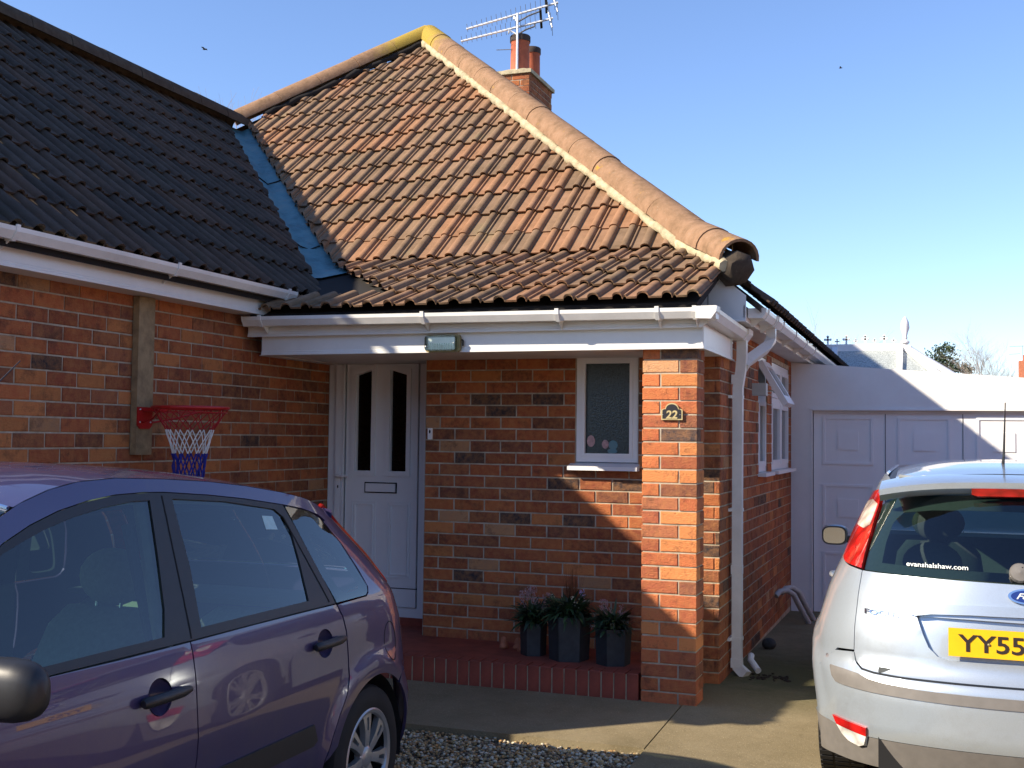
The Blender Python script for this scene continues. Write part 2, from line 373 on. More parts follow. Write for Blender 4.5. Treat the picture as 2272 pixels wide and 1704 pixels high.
# ---- bricks ---------------------------------------------------------------
BL, BH, CH, BP = .2186, .0725, .0818, .2286      # brick length, height, course, pitch
def brick_mesh(L, D, H, seed):
    r = random.Random(seed); b = .004; x, y, z = L/2, D/2, H/2
    mb = MB(); q = []
    j = lambda: r.uniform(-.0012, .0012)
    # front face (y=-) chamfered, back plain
    o = [(-x+j(), -y+b, -z+j()), (x+j(), -y+b, -z+j()), (x+j(), -y+b, z+j()), (-x+j(), -y+b, z+j())]
    i_ = [(-x+b+j(), -y+j(), -z+b+j()), (x-b+j(), -y+j(), -z+b+j()), (x-b+j(), -y+j(), z-b+j()), (-x+b+j(), -y+j(), z-b+j())]
    k = [(-x, y, -z), (x, y, -z), (x, y, z), (-x, y, z)]
    mb.add(o+i_+k, [(4, 5, 6, 7), (0, 1, 5, 4), (1, 2, 6, 5), (2, 3, 7, 6), (3, 0, 4, 7), (1, 0, 8, 9), (2, 1, 9, 10), (3, 2, 10, 11), (0, 3, 11, 8), (11, 10, 9, 8)])
    return mb
BM = {}
def bm_(L, D, H=BH):
    k = (round(L, 4), round(D, 4), round(H, 4))
    if k not in BM: BM[k] = [brick_mesh(L, D, H, 7*i+int(L*1e4)).mesh('brick', material='brick') for i in range(5)]
    return rnd.choice(BM[k])
TINTS = [((.33, .088, .040), 5), ((.40, .115, .046), 5), ((.26, .070, .038), 5), ((.47, .17, .062), 2), ((.28, .095, .05), 3), ((.17, .06, .04), 2), ((.045, .038, .042), .8), ((.40, .22, .12), .8)]
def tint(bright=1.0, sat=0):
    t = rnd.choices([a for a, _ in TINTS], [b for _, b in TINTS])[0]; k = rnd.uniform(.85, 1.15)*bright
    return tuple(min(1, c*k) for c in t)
def lay(parent, name, L, D, c, ax, col, H=BH):
    """a brick of length L along unit vector ax (its outward face on the -y side of its own frame)"""
    o = bpy.data.objects.new(name, bm_(L, D, H)); COL.objects.link(o); o.parent = parent; o.location = Vector(c)-org(parent)
    o.rotation_euler = (rnd.uniform(-.004, .004), rnd.uniform(-.003, .003), math.atan2(ax[1], ax[0])+rnd.uniform(-.006, .006)); o.color = (*col, 1)
    return o
def brick_wall(parent, p0, ax, length, z0, ncourse, depth=.05, holes=(), keep=lambda a, z: True, off=0, bright=1.0, out=None, best=300, zo=0):
    """stretcher-bond brickwork on a plane: p0 start (face plane), ax direction, outward normal = ax x up rotated so that face is on -y side"""
    ax = Vector(ax); nrm = Vector((ax.y, -ax.x, 0)); cand = []
    for k in range(ncourse):
        zc = z0+(k+.5)*CH; st = (k+off) % 2; a = -BP/2 if st else 0.0
        while a < length-.012:
            a0, a1 = max(a, 0), min(a+BP, length); segs = [(a0, a1)]
            for h0, h1, g0, g1 in holes:
                if zc > g0 and zc < g1:
                    ns = []
                    for s0, s1 in segs:
                        if s1 <= h0 or s0 >= h1: ns.append((s0, s1))
                        else:
                            if s0 < h0: ns.append((s0, h0))
                            if s1 > h1: ns.append((h1, s1))
                    segs = ns
            for s0, s1 in segs:
                if s1-s0 > .03: cand.append((s0, s1, zc))
            a += BP
    ind, rest = [], []
    for c in cand: (ind if keep((c[0]+c[1])/2, c[2]) else rest).append(c)
    if len(ind) > best: rest += ind[best:]; ind = ind[:best]
    mb = MB()
    for s0, s1, zc in ind+rest:
        L = round((s1-s0-.0098)/.004)*.004 if abs(s1-s0-BP) > 1e-4 else BL
        pr = rnd.uniform(-.0012, .0014); c = Vector(p0)+ax*((s0+s1)/2)-nrm*(depth/2-pr); c.z = zc
        col = tint(bright)
        if (s0, s1, zc) in rest[:0]: pass
        if len(ind) and (s0, s1, zc) in set(ind): lay(parent, 'brick', L, depth, c, ax, col)
        else:
            x = ax*(L/2); y = nrm*(-depth/2); z = Vector((0, 0, BH/2)); vs = [c+x*i+y*j+z*q for q in (-1, 1) for j in (-1, 1) for i in (-1, 1)]
            mb.add(vs, [(0, 2, 3, 1), (4, 5, 7, 6), (0, 1, 5, 4), (2, 6, 7, 3), (0, 4, 6, 2), (1, 3, 7, 5)], col)
    if mb.v: part('brickwork', mb, 'brick_joined', parent, kind='stuff')
    return len(ind), len(rest)

# ---- roof tiles -----------------------------------------------------------
TW, TL = .30, .42
def tile_profile():
    pr = []
    def roll(c, w_, h, n=6, lock=False):
        for i in range(n+1):
            t = PI*i/n; pr.append((c-math.cos(t)*w_/2, h*math.sin(t)**.8))
        if lock:                            # interlocking side: a step and a thin lower bead
            pr.append((c+w_/2+.002, -.004)); pr.append((c+w_/2+.012, .012)); pr.append((c+w_/2+.022, .012)); pr.append((c+w_/2+.026, 0))
    pr.append((0, 0)); pr.append((.055, 0)); roll(.098, .060, .030, 6, True); pr.append((.205, 0)); roll(.252, .072, .032, 6); pr.append((TW, 0)); return pr
TPROF = tile_profile()
TAIL = .024
def tile_mb():
    mb = MB(); n = len(TPROF); T = .013
    top0 = [(x, 0, h+TAIL) for x, h in TPROF]; top1 = [(x, TL, h-.006) for x, h in TPROF]; bot0 = [(x, .004, h+TAIL-T) for x, h in TPROF]
    vs = top0+top1+bot0; fs = []
    for i in range(n-1): fs.append((i, i+1, n+i+1, n+i)); fs.append((2*n+i, 2*n+i+1, i+1, i))
    fs += [(0, n, 2*n)]; fs += [(n-1, 3*n-1, 2*n-1)]
    return mb.add(vs, fs)
TMESH = {}
def tile_obj(parent, P, ux, uy, uz, material, planes=()):
    """P: world position of the tile's lower left corner; planes: (point, normal) keep the side the normal points away from"""
    mat4 = Matrix(((ux.x, uy.x, uz.x, 0), (ux.y, uy.y, uz.y, 0), (ux.z, uy.z, uz.z, 0), (0, 0, 0, 1)))
    corners = [P+ux*a+uy*b for a in (0, TW) for b in (0, TL)]; cut = []
    for q, nn in planes:
        d = [(c-q).dot(nn) for c in corners]
        if min(d) > -.01: return None
        if max(d) > 0: cut.append((q, nn))
    R = mat4.to_euler()
    if not cut:
        if material not in TMESH:
            ms = []
            me = tile_mb().mesh('tile', material=material); smoothen(me, 50); TMESH[material] = me
        me = TMESH[material]
    else:
        me = tile_mb().mesh('tile', material=material); inv = mat4.inverted()
        b = bmesh.new(); b.from_mesh(me)
        for q, nn in cut:
            ql = inv @ (q-P); nl = inv @ nn
            bmesh.ops.bisect_plane(b, geom=b.verts[:]+b.edges[:]+b.faces[:], plane_co=ql, plane_no=nl, clear_outer=True)
        if len(b.faces) < 2: b.free(); return None
        b.to_mesh(me); b.free(); smoothen(me, 50)
    o = bpy.data.objects.new('tile', me); COL.objects.link(o); o.parent = parent
    o.location = P-org(parent)+uz*rnd.uniform(0, .003)+ux*rnd.uniform(-.001, .001); o.rotation_euler = R
    o.rotation_euler.rotate_axis('Z', rnd.uniform(-.005, .005)); return o
def cap_run(parent, name, p0, p1, n, R, material, a_span=PI*1.02, upv=None, first_open=True, jitter=.004):
    """half-round capping tiles laid end to end from p0 (bottom) to p1"""
    p0, p1 = Vector(p0), Vector(p1); d = (p1-p0); L = d.length; d.normalize(); side = d.cross(Vector((0, 0, 1))).normalized(); u = side.cross(d).normalized()
    step = L/n
    for i in range(n):
        a = p0+d*(step*i+.002); b = p0+d*(step*(i+1)-.002); mb = MB(); seg = 12; j = rnd.uniform(-jitter, jitter); rr = R*rnd.uniform(.98, 1.03)
        rings = []
        for p, r in ((a, rr*1.02), (b, rr)):
            for r2 in (r, r-.018):
                rings.append([p+u*(j+math.sin(PI/2-a_span/2+a_span*k/seg)*r2-.0*r)+side*(math.cos(PI/2-a_span/2+a_span*k/seg)*r2) for k in range(seg+1)])
        vs = [v for r_ in rings for v in r_]; m = seg+1; fs = []
        for k in range(seg):
            fs += [(k, k+1, 2*m+k+1, 2*m+k), (m+k+1, m+k, 3*m+k, 3*m+k+1), (m+k, m+k+1, k+1, k), (2*m+k, 2*m+k+1, 3*m+k+1, 3*m+k)]
        fs += [(0, 2*m, 3*m, m), (seg, m+seg, 3*m+seg, 2*m+seg)]
        mb.add(vs, fs); part(name, mb, material, parent, smooth=50)

# ---- surface patches cut to an outline ------------------------------------
def inpoly(x, y, poly):
    c = False; n = len(poly); j = n-1
    for i in range(n):
        xi, yi = poly[i]; xj, yj = poly[j]
        if (yi > y) != (yj > y) and x < (xj-xi)*(y-yi)/(yj-yi)+xi: c = not c
        j = i
    return c
def subdiv(poly, step, closed=True):
    out = []; n = len(poly)
    for i in range(n if closed else n-1):
        a, b = poly[i], poly[(i+1) % n]; k = max(1, int(math.hypot(b[0]-a[0], b[1]-a[1])/step))
        for q in range(k): out.append((a[0]+(b[0]-a[0])*q/k, a[1]+(b[1]-a[1])*q/k))
    if not closed: out.append(poly[-1])
    return out
def smooth_poly(pts, closed=True, it=2):     # Chaikin corner cutting
    for _ in range(it):
        out = []; n = len(pts)
        for i in range(n if closed else n-1):
            a, b = pts[i], pts[(i+1) % n]; out += [(a[0]*.75+b[0]*.25, a[1]*.75+b[1]*.25), (a[0]*.25+b[0]*.75, a[1]*.25+b[1]*.75)]
        if not closed: out = [pts[0]]+out+[pts[-1]]
        pts = out
    return pts
def sheet(outer, holes, fn, step=.03, rim=0, off=0, flip=False):
    """triangulated patch: outer and holes are 2D loops, fn(a, b, offset) gives the 3D point; rim folds the edge inwards"""
    loops = [subdiv(outer, step)]+[subdiv(h, step) for h in holes]; vs = []; ed = []
    for lp in loops:
        b = len(vs); vs += lp; ed += [(b+i, b+(i+1) % len(lp)) for i in range(len(lp))]
    nb = len(vs); xs = [p[0] for p in loops[0]]; ys = [p[1] for p in loops[0]]
    x = min(xs)+step*.5
    while x < max(xs):
        y = min(ys)+step*.5
        while y < max(ys):
            if inpoly(x, y, loops[0]) and not any(inpoly(x, y, h) for h in loops[1:]): vs.append((x, y))
            y += step
        x += step
    V, E, F, ov, oe, of = delaunay_2d_cdt([Vector(v) for v in vs], ed, [], 0, 1e-5)
    mb = MB(); pts = [fn(v.x, v.y, off) for v in V]; fs = []
    for f in F:
        cx = sum(V[i].x for i in f)/3; cy = sum(V[i].y for i in f)/3
        if inpoly(cx, cy, loops[0]) and not any(inpoly(cx, cy, h) for h in loops[1:]): fs.append(tuple(f) if not flip else tuple(f)[::-1])
    mb.add(pts, fs)
    if rim:
        for lp in loops:
            a = [fn(p[0], p[1], off) for p in lp]; b_ = [fn(p[0], p[1], off-rim) for p in lp]; n = len(lp)
            mb.add(a+b_, [(i, (i+1) % n, (i+1) % n+n, i+n) if not flip else (i+n, (i+1) % n+n, (i+1) % n, i) for i in range(n)])
    return mb
# ---------------------------------------------------------------- setting
mb = MB(); mb.box(-300, 300, -200, 400, -.62, -.52); g = struct('ground', mb, 'grass_field')
def slab(x0, x1, y0, y1, drop=0.0, th=.12, nx=1, mb=None):
    mb = mb or MB(); ys = [y0]+[y for y in (-8, -6, -4, -2, 0, 2, 4.65) if y0 < y < y1]+[y1]
    for a, b in zip(ys[:-1], ys[1:]):
        vs = [(x0, a, gz(a)-drop), (x1, a, gz(a)-drop), (x1, b, gz(b)-drop), (x0, b, gz(b)-drop), (x0, a, gz(a)-drop-th), (x1, a, gz(a)-drop-th), (x1, b, gz(b)-drop-th), (x0, b, gz(b)-drop-th)]
        mb.add(vs, [(0, 1, 2, 3), (7, 6, 5, 4), (0, 4, 5, 1), (1, 5, 6, 2), (2, 6, 7, 3), (3, 7, 4, 0)])
    return mb
mb = slab(-6, -.088, -.93, 4.6); slab(-.080, 6.5, -1.62, 4.75, mb=mb); slab(-.080, 6.5, -12, -1.628, mb=mb)
path = struct('path', mb, 'concrete')
mb = MB(); ys = [-12, -8, -4, -.95]
mb = slab(-6, -.085, -12, -.935, .045, .08); struct('ground_bed', mb, 'gravel_bed')
# grass verge and hard standing further off
mb = MB(); mb.box(-40, 40, -40, -12.02, -.42, -.30); struct('road', mb, 'concrete')
# gravel stones in front of the path (what the camera can see of them stands densely)
rs = np.random.RandomState(5); mb = MB()
ico_v = [(0, 0, 1), (.894, 0, .447), (.276, .851, .447), (-.724, .526, .447), (-.724, -.526, .447), (.276, -.851, .447), (.724, .526, -.447), (-.276, .851, -.447), (-.894, 0, -.447), (-.276, -.851, -.447), (.724, -.526, -.447), (0, 0, -1)]
ico_f = [(0, 1, 2), (0, 2, 3), (0, 3, 4), (0, 4, 5), (0, 5, 1), (1, 6, 2), (2, 7, 3), (3, 8, 4), (4, 9, 5), (5, 10, 1), (6, 7, 2), (7, 8, 3), (8, 9, 4), (9, 10, 5), (10, 6, 1), (11, 7, 6), (11, 8, 7), (11, 9, 8), (11, 10, 9), (11, 6, 10)]
IV = np.array(ico_v); gcol = [(.42, .30, .14), (.50, .40, .24), (.33, .20, .09), (.56, .50, .38), (.28, .21, .13), (.46, .26, .10), (.20, .15, .10), (.60, .54, .40)]
allv = []; allf = []; allc = []; nb_ = 0
def stones(n, x0, x1, y0, y1):
    global nb_
    for i in range(n):
        x = rs.uniform(x0, x1); y = rs.uniform(y0, y1); s = rs.uniform(.007, .0135); sc = np.array([s*rs.uniform(.8, 1.5), s*rs.uniform(.7, 1.1), s*rs.uniform(.5, .8)])
        a, b = rs.uniform(0, 6.28), rs.uniform(-.5, .5); ca, sa, cb, sb = math.cos(a), math.sin(a), math.cos(b), math.sin(b)
        v = IV*sc*(1+rs.uniform(-.12, .12, (12, 1))); v = v @ np.array([[1, 0, 0], [0, cb, -sb], [0, sb, cb]]) @ np.array([[ca, -sa, 0], [sa, ca, 0], [0, 0, 1]])
        v += np.array([x, y, gz(y)-.045+rs.uniform(0, .018)]); allv.append(v); allf.extend([tuple(q+nb_ for q in f) for f in ico_f]); nb_ += 12
        allc.extend([gcol[rs.randint(8)]]*20)
stones(9500, -1.75, -.085, -2.35, -.935); stones(1500, -3.3, -1.75, -2.35, -.935); stones(2500, -1.0, -.085, -3.6, -2.35)
mb.v = [tuple(q) for q in np.concatenate(allv).tolist()]; mb.f = allf; mb.c = allc
me = mb.mesh('gravel', material='gravel'); me.polygons.foreach_set('use_smooth', [True]*len(me.polygons)); go = obj('gravel', me)
tag(go, 'golden brown pea gravel beside the concrete path', 'gravel', kind='stuff')

# ---------------------------------------------------------------- the bungalow
H = thing('bungalow', 'red brick bungalow with brown tiled hipped roof, white front door and corner pillar', 'house', (-1.5, .72, -.07))
WX = -3.068; PY = .72; SX = .012
def sub(name, mb, material, smooth=None): return part(name, mb, material, H, smooth)
# wing wall (faces +X): mortar body with recessed face, bricks on it
mb = MB(); mb.box(WX-.30, WX-.006, -2.72, 1.2, -.25, 2.30); wing = sub('wing_wall', mb, 'mortar')
zb = 1.7915-22*CH                                      # course line that meets the photograph's joints
zl = 2.2208-27*CH
ymin = -2.72
brick_wall(wing, (WX, ymin, 0), (0, 1, 0), 3.83, zl, 28, keep=lambda a, z: z > .72 and a > .05, off=0)
mb = MB(); mb.box(-7.9, WX-.05, -2.72, -2.45, -.25, 2.30); sub('wing_front_wall', mb, 'mortar')
# gable above the wing's front wall
mb = MB(); mb.add([(-7.9, -2.70, 2.28), (WX-.02, -2.70, 2.28), (-5.5, -2.70, 4.55), (-7.9, -2.5, 2.28), (WX-.02, -2.5, 2.28), (-5.5, -2.5, 4.55)], [(0, 1, 2), (5, 4, 3), (0, 3, 4, 1), (1, 4, 5, 2), (2, 5, 3, 0)]); sub('gable', mb, 'mortar')
# porch wall (faces -Y) with window opening
wx0, wx1, wz0, wz1 = -.968, -.536, 1.318, 2.058
mb = MB()
for x0, x1, z0, z1 in ((-2.082, wx0, -.25, 2.16), (wx1, SX-.006, -.25, 2.30), (wx0, wx1, -.25, wz0), (wx0, wx1, wz1, 2.16)): mb.box(x0, x1, PY+.006, PY+.28, z0, z1)
mb.box(-2.30, -2.082, 1.16, 1.3, -.25, 2.2); mb.box(-2.082, -1.9, 1.0, 1.3, -.25, 2.2)
porch = sub('porch_wall', mb, 'mortar')
zr = 1.9556-23*CH
brick_wall(porch, (-2.082, PY, 0), (1, 0, 0), 2.082+SX, zr-CH*2, 28, holes=[(wx0+2.082, wx1+2.082, wz0-.01, wz1+.01)], off=1, best=300)
# side wall (faces +X) with two tall windows
sw = [(2.454, 2.955, 1.215, 2.165), (3.239, 4.50, 1.215, 2.165)]
mb = MB()
edges = [PY+.29, 2.454, 2.955, 3.239, 4.50, 9.2]
for i in range(0, 6, 2): mb.box(SX-.28, SX-.006, edges[i], edges[i+1], -.25, 2.30)
for a, b, z0, z1 in sw: mb.box(SX-.28, SX-.006, a, b, -.25, z0); mb.box(SX-.28, SX-.006, a, b, z1, 2.30)
side = sub('side_wall', mb, 'mortar')
brick_wall(side, (SX, PY+.0, 0), (0, 1, 0), 3.93, zr-CH*2, 29, holes=[(a-PY, b-PY, z0, z1) for a, b, z0, z1 in sw], keep=lambda a, z: a < 2.45 and z > -.12, off=0)
# porch corner pillar, one and a half bricks wide
mb = MB(); PW = .3329; PD = .2186; mb.box(-PW+.006, -.006, .006, PD-.006, -.25, 2.04); pil = sub('pillar', mb, 'mortar')
for k in range(-2, 27):
    z = (k+.5)*CH+.0; z = (24-24)*CH+z-.0; st = k % 2
    zc = z
    if zc > 2.05: continue
    b_ = 1.0
    special = {1: 'dark'}.get(k)
    if st == 0:
        lay(pil, 'brick', BL, PD/2-.005, (-BL/2, PD/4-.002, zc), (1, 0, 0), tint(1.45)); lay(pil, 'brick', .1043, PD/2-.005, (-PW+.0522, PD/4-.002, zc), (1, 0, 0), tint(1.45))  # front bricks tinted brighter than the back: sunlight put into their colour
        lay(pil, 'brick', BL, PD/2-.005, (-BL/2, PD*.75+.002, zc), (-1, 0, 0), tint()); lay(pil, 'brick', .1043, PD/2-.005, (-PW+.0522, PD*.75+.002, zc), (-1, 0, 0), tint())
    else:
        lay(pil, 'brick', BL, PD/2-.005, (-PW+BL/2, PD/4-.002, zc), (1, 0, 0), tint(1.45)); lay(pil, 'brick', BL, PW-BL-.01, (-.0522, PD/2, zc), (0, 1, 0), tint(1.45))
        lay(pil, 'brick', BL, PD/2-.005, (-PW+BL/2, PD*.75+.002, zc), (-1, 0, 0), tint())

# ---- roof geometry: plan lines
KY, KZ, MS = 1.17, 2.82, .82                             # kink line of the front slope
def zf(y): return KZ+MS*(y-KY) if y >= KY else KZ+(y-KY)*.385
A = Vector((-4.03, 4.98, zf(4.98)))                       # apex
EX, EZ = -2.83, 2.475                                     # wing eave
def zl_(x): return EZ-MS*(x-EX)
RX = -5.5; RZ = zl_(RX)
# underlay (blocks light)
def quad(mb, pts, th=.05):
    pts = [Vector(p) for p in pts]; lo = [p-Vector((0, 0, th)) for p in pts]; n = len(pts)
    mb.add(pts+lo, [tuple(range(n)), tuple(range(2*n-1, n-1, -1))]+[(i, i+n, (i+1) % n+n, (i+1) % n) for i in range(n)]); return mb
dz = -.035
fr = MB(); quad(fr, [(-3.0, -.12, zf(-.12)+dz), (.02, -.12, zf(-.12)+dz), (.02, .9, zf(.9)+dz), (-.2, KY, zf(KY)+dz), (-3.25, KY, zf(KY)+dz)])
vt = Vector((-5.36, 3.25, zf(3.25)))
quad(fr, [(-3.25, KY, KZ+dz), (-.25, KY, KZ+dz), (A.x, A.y, A.z+dz), (-5.45, 3.56, zf(3.56)+dz)])
front_roof = sub('front_roof', fr, 'underlay')
wr = MB(); quad(wr, [(EX-.02, -2.76, zl_(EX)+dz-.02), (EX-.02, .55, zl_(EX)+dz-.02), (RX, 3.40, RZ+dz), (RX, -2.76, RZ+dz)])
wing_roof = sub('wing_roof', wr, 'underlay')
wb = MB(); quad(wb, [(RX, -2.76, RZ+.0), (RX, 3.6, RZ+.0), (-8.2, 3.6, RZ-2.2), (-8.2, -2.76, RZ-2.2)]); sub('wing_roof_back', wb, 'roof_tile_shaded')
# side slope, rises from the side eave to the main ridge
sx0, sz0 = .305, 2.365
sr = MB(); quad(sr, [(sx0-.03, .62, sz0-.01), (sx0-.03, 9.3, sz0-.01), (A.x, 9.3, A.z+dz), (A.x, A.y, A.z+dz)]); side_roof = sub('side_roof', sr, 'roof_tile_shaded')
mr = MB(); quad(mr, [(A.x, A.y, A.z+dz), (A.x, 9.3, A.z+dz), (-8.4, 9.3, 2.4), (-8.4, .7, 2.4)]); quad(mr, [(A.x, A.y, A.z-.04), (-5.5, 3.5, zf(3.5)-.04), (-8.4, .7, 2.3), (-8.4, 3, 2.3)]); sub('main_roof_back', mr, 'roof_tile_shaded')
# front slope tiles
V = Vector
hipR = (V((.45, .45, 0)), V((1, 1, 0)).normalized())       # x+y <= .90
hipL = (V((-4.42, 4.42, 0)), V((-1, 1, 0)).normalized())    # y-x <= 8.84
valF = (V((-.97, -.97, 0)), V((-1, -1, 0)).normalized())    # x+y >= -1.94
def row_tiles(parent, y0, slope, x_right, x_left, mat_, planes, z_at, x_lim):
    uy = V((0, 1, slope)).normalized(); uz = V((0, -slope, 1)).normalized(); ux = V((1, 0, 0)); x = x_right-TW; n = 0
    while x > x_left:
        P = V((x, y0, z_at)); o = tile_obj(parent, P, ux, uy, uz, mat_, planes); x -= TW; n += o is not None
    return n
XV = .054; g1 = .3575*math.cos(math.atan(.385)); cnt = 0
for i in range(4):
    y = -.175+i*g1; xl = -3.15 if i < 1 else -3.4
    pl = [(V((.0, .0, 0)), V((0, 0, -1)))][:0]+([hipR] if y > .3 else [])+[(V((-3.06, 0, 0)), V((-1, 0, 0)))]+([valF] if i > 0 else [])
    cnt += row_tiles(front_roof, y, .385, XV, xl, 'roof_tile', pl, zf(y), 0)
g2 = .345*math.cos(math.atan(MS))
for i in range(15):
    y = KY-.02+i*g2
    if y > 5: break
    pl = [hipR, hipL, valF]; cnt += row_tiles(front_roof, y, MS, XV-.0, -6.0, 'roof_tile', pl, zf(max(y, KY))-.004, 0)
# wing slope tiles (uphill is -X, across is +Y)
hipW = (V((-4.42, 4.42, 0)), V((-1, 1, 0)).normalized()); valW = (V((-1.13, -1.13, 0)), V((1, 1, 0)).normalized())  # x+y <= -2.26
ux, uy, uz = V((0, 1, 0)), V((-1, 0, MS)).normalized(), V((MS, 0, 1)).normalized()
cw = 0
for i in range(11):
    x = EX+.02-i*g2*1.0; y = -2.86
    if x < RX+.04: break
    while y < 4:
        P = V((x, y, zl_(x))); o = tile_obj(wing_roof, P, ux, uy, uz, 'roof_tile_shaded', [valW, hipW, (V((0, -2.78, 0)), V((0, -1, 0))), (V((RX-.02, 0, 0)), V((-1, 0, 0)))]); cw += o is not None; y += TW
# side slope: eave courses seen edge-on
ux, uy, uz = V((0, 1, 0)), V((-1, 0, MS)).normalized(), V((MS, 0, 1)).normalized(); y = .62; cs = 0
for i in range(2):
    y = .62
    while y < 9.2:
        P = V((sx0+.02-i*g2, y, sz0-(.02-i*g2)*MS)); tile_obj(side_roof, P, ux, uy, uz, 'roof_tile_shaded', [(V((.45, .45, 0)), V((-1, -1, 0)).normalized())]); y += TW
print('tiles', cnt, cw)
# cappings
hp0 = V((.16, .52, zf(.52)+.055)); hk = V((-.26, KY+.02, KZ+.07)); hb = A+V((0, 0, .05))
cap_run(side_roof, 'hip_tile', hp0, hk+V((.0, 0, .0)), 2, .135, 'ridge', jitter=.001)
cap_run(side_roof, 'hip_tile', hk, hb, 13, .135, 'ridge', jitter=.003)
cap_run(front_roof, 'hip_tile', V((-5.52, 3.49, zf(3.49)+.03)), hb+V((0, 0, .01)), 5, .13, 'ridge', jitter=.003)
cap_run(wing_roof, 'ridge_tile', V((RX, -2.78, RZ+.02)), V((RX, 3.52, RZ+.03)), 14, .135, 'ridge_shaded', jitter=.004)
cap_run(side_roof, 'ridge_tile', V((A.x, 9.3, A.z+.02)), V((A.x, A.y, A.z+.04)), 9, .13, 'ridge', jitter=.003)
# mortar bedding under the hips
def bedding(a, b, off, r, mat_, n=40, w_=.05, seed=1, par=front_roof):
    rr = random.Random(seed); a, b = V(a), V(b); mb = MB(); pts = []
    for i in range(n+1):
        p = a.lerp(b, i/n)+V((rr.uniform(-.012, .012), rr.uniform(-.012, .012), rr.uniform(-.008, .01)))+off; pts.append((p, rr.uniform(.7, 1.3)*w_))
    mb.tube([p for p, _ in pts], [w for _, w in pts], 7); return part('bedding', mb, mat_, par, smooth=60)
d_ = V((-1, -1, 0)).normalized()
bedding(hk, hb, d_*.105+V((0, 0, -.055)), 0, 'bedding', 90, .042); bedding(hp0, hk, d_*.10+V((0, 0, -.05)), 0, 'bedding', 16, .045)
bedding(V((-5.35, 3.66, zf(3.66)+.03)), hb, V((1, -1, 0)).normalized()*.11+V((0, 0, -.06)), 0, 'underlay', 30, .035, 3)
bedding(hp0+V((.02, -.02, -.02)), hp0+V((-.1, .14, .02)), V((0, 0, -.045)), 0, 'ridge_shaded', 6, .095, 4)
# open valley of blue-grey glass fibre
mb = MB(); n = 24; top = V((-5.42, 3.40, 0)); bot = V((-2.98, .80, 0)); L_ = (bot-top)
for i in range(n):
    a, b = top+L_*(i/n), top+L_*((i+1)/n); s = V((1, 1, 0)).normalized()
    def row(p): return [p+s*w_+V((0, 0, 0)) for w_ in (-.26, -.12, 0, .12, .26)]
    A_, B_ = row(a), row(b)
    def zz(p): return max(zf(p.y), zl_(p.x))-.018+.004*math.sin(p.y*9)
    vs = [V((p.x, p.y, zz(p))) for p in A_+B_]; mb.add(vs, [(k, k+1, k+6, k+5) for k in range(4)])
m_, n_, l_, p_ = new_mat('valley_blue'); setp(p_, rough=.6); v_ = coords(n_, l_)
c_ = ramp(n_, l_, noise(n_, l_, v_, 5, 7, .7), [(.32, (.055, .14, .17)), (.5, (.095, .23, .27)), (.68, (.17, .27, .28))])
c_ = mixc(n_, l_, ramp(n_, l_, noise(n_, l_, v_, 11, 6, .8), [(.55, (0, 0, 0)), (.7, (.6, .6, .6))]), c_, (.23, .20, .20)); l_.new(c_, p_.inputs['Base Color']); bump(n_, l_, p_, noise(n_, l_, v_, 25, 6), .5, .01)
part('valley_gutter', mb, 'valley_blue', H, smooth=60)
for t in (.40, .79):
    p = top+L_*t; s = V((1, 1, 0)).normalized(); mb = MB(); pts = []
    for w_ in (-.14, -.07, 0, .07, .15):
        q = p+s*w_+V((.03, -.03, 0))*math.sin(w_*9); pts.append(V((q.x, q.y, max(zf(q.y), zl_(q.x))-.006)))
    mb.tube(pts, .006, 6); part('valley_seam', mb, 'dark_gap', H)

# ---- fascias, soffits, gutters
GP = [(0, 0), (0, -.058), (.088, -.060), (.113, -.022), (.115, 0), (.109, 0), (.107, -.020), (.084, -.055), (.006, -.053), (.006, 0)]
def gutter(name, p0, p1, out, ends=(True, True), clips=(), mat_='gutter'):
    p0, p1, out = V(p0), V(p1), V(out); mb = MB(); mb.extrude(GP, p0, p1, out, (0, 0, 1)); g = part(name, mb, mat_, H)
    d = (p1-p0).normalized()
    EP = [(0, .002), (0, -.061), (.089, -.063), (.116, -.023), (.118, .002)]
    for e, p, s in ((ends[0], p0, -1), (ends[1], p1, 1)):
        if e: m2 = MB(); m2.extrude(EP, p-d*.002, p+d*s*.006, out, (0, 0, 1)); part('gutter_end', m2, mat_, g)
    for t in clips:
        c = p0+d*t; m2 = MB(); CP = [(-.004, .006), (-.004, -.064), (.090, -.068), (.119, -.025), (.122, .010), (.112, .010), (.112, .003), (.004, .003)]
        m2.extrude(CP, c-d*.012, c+d*.012, out, (0, 0, 1)); part('gutter_bracket', m2, mat_, g)
        m3 = MB(); m3.extrude([(0, -.06), (.07, -.062), (.012, -.105), (0, -.105)], c-d*.004, c+d*.004, out, (0, 0, 1)); part('bracket_arm', m3, mat_, g)
    return g
# wing: fascia, soffit, gutter (all face +X)
mb = MB(); fx = -2.893
prof = [(0, 2.286), (.016, 2.286), (.016, 2.300), (.012, 2.303), (.012, 2.312), (.009, 2.315), (.009, 2.470), (0, 2.470)]
mb.extrude([(a, b) for a, b in prof], (fx-.016, -2.78, 0), (fx-.016, -.045, 0), (1, 0, 0), (0, 0, 1)); part('wing_fascia', mb, 'upvc', H)
mb = MB(); mb.box(WX-.002, fx-.018, -2.78, -.05, 2.288, 2.296); part('wing_soffit', mb, 'soffit', H)
mb = MB(); mb.box(WX-.002, fx-.001, -.045, -.035, 2.286, 2.47); part('wing_fascia_end', mb, 'upvc', H)
gutter('wing_gutter', (fx-.004, -2.78, 2.463), (fx-.004, .12, 2.466), (1, 0, 0), clips=(.32, 1.58, 2.80))
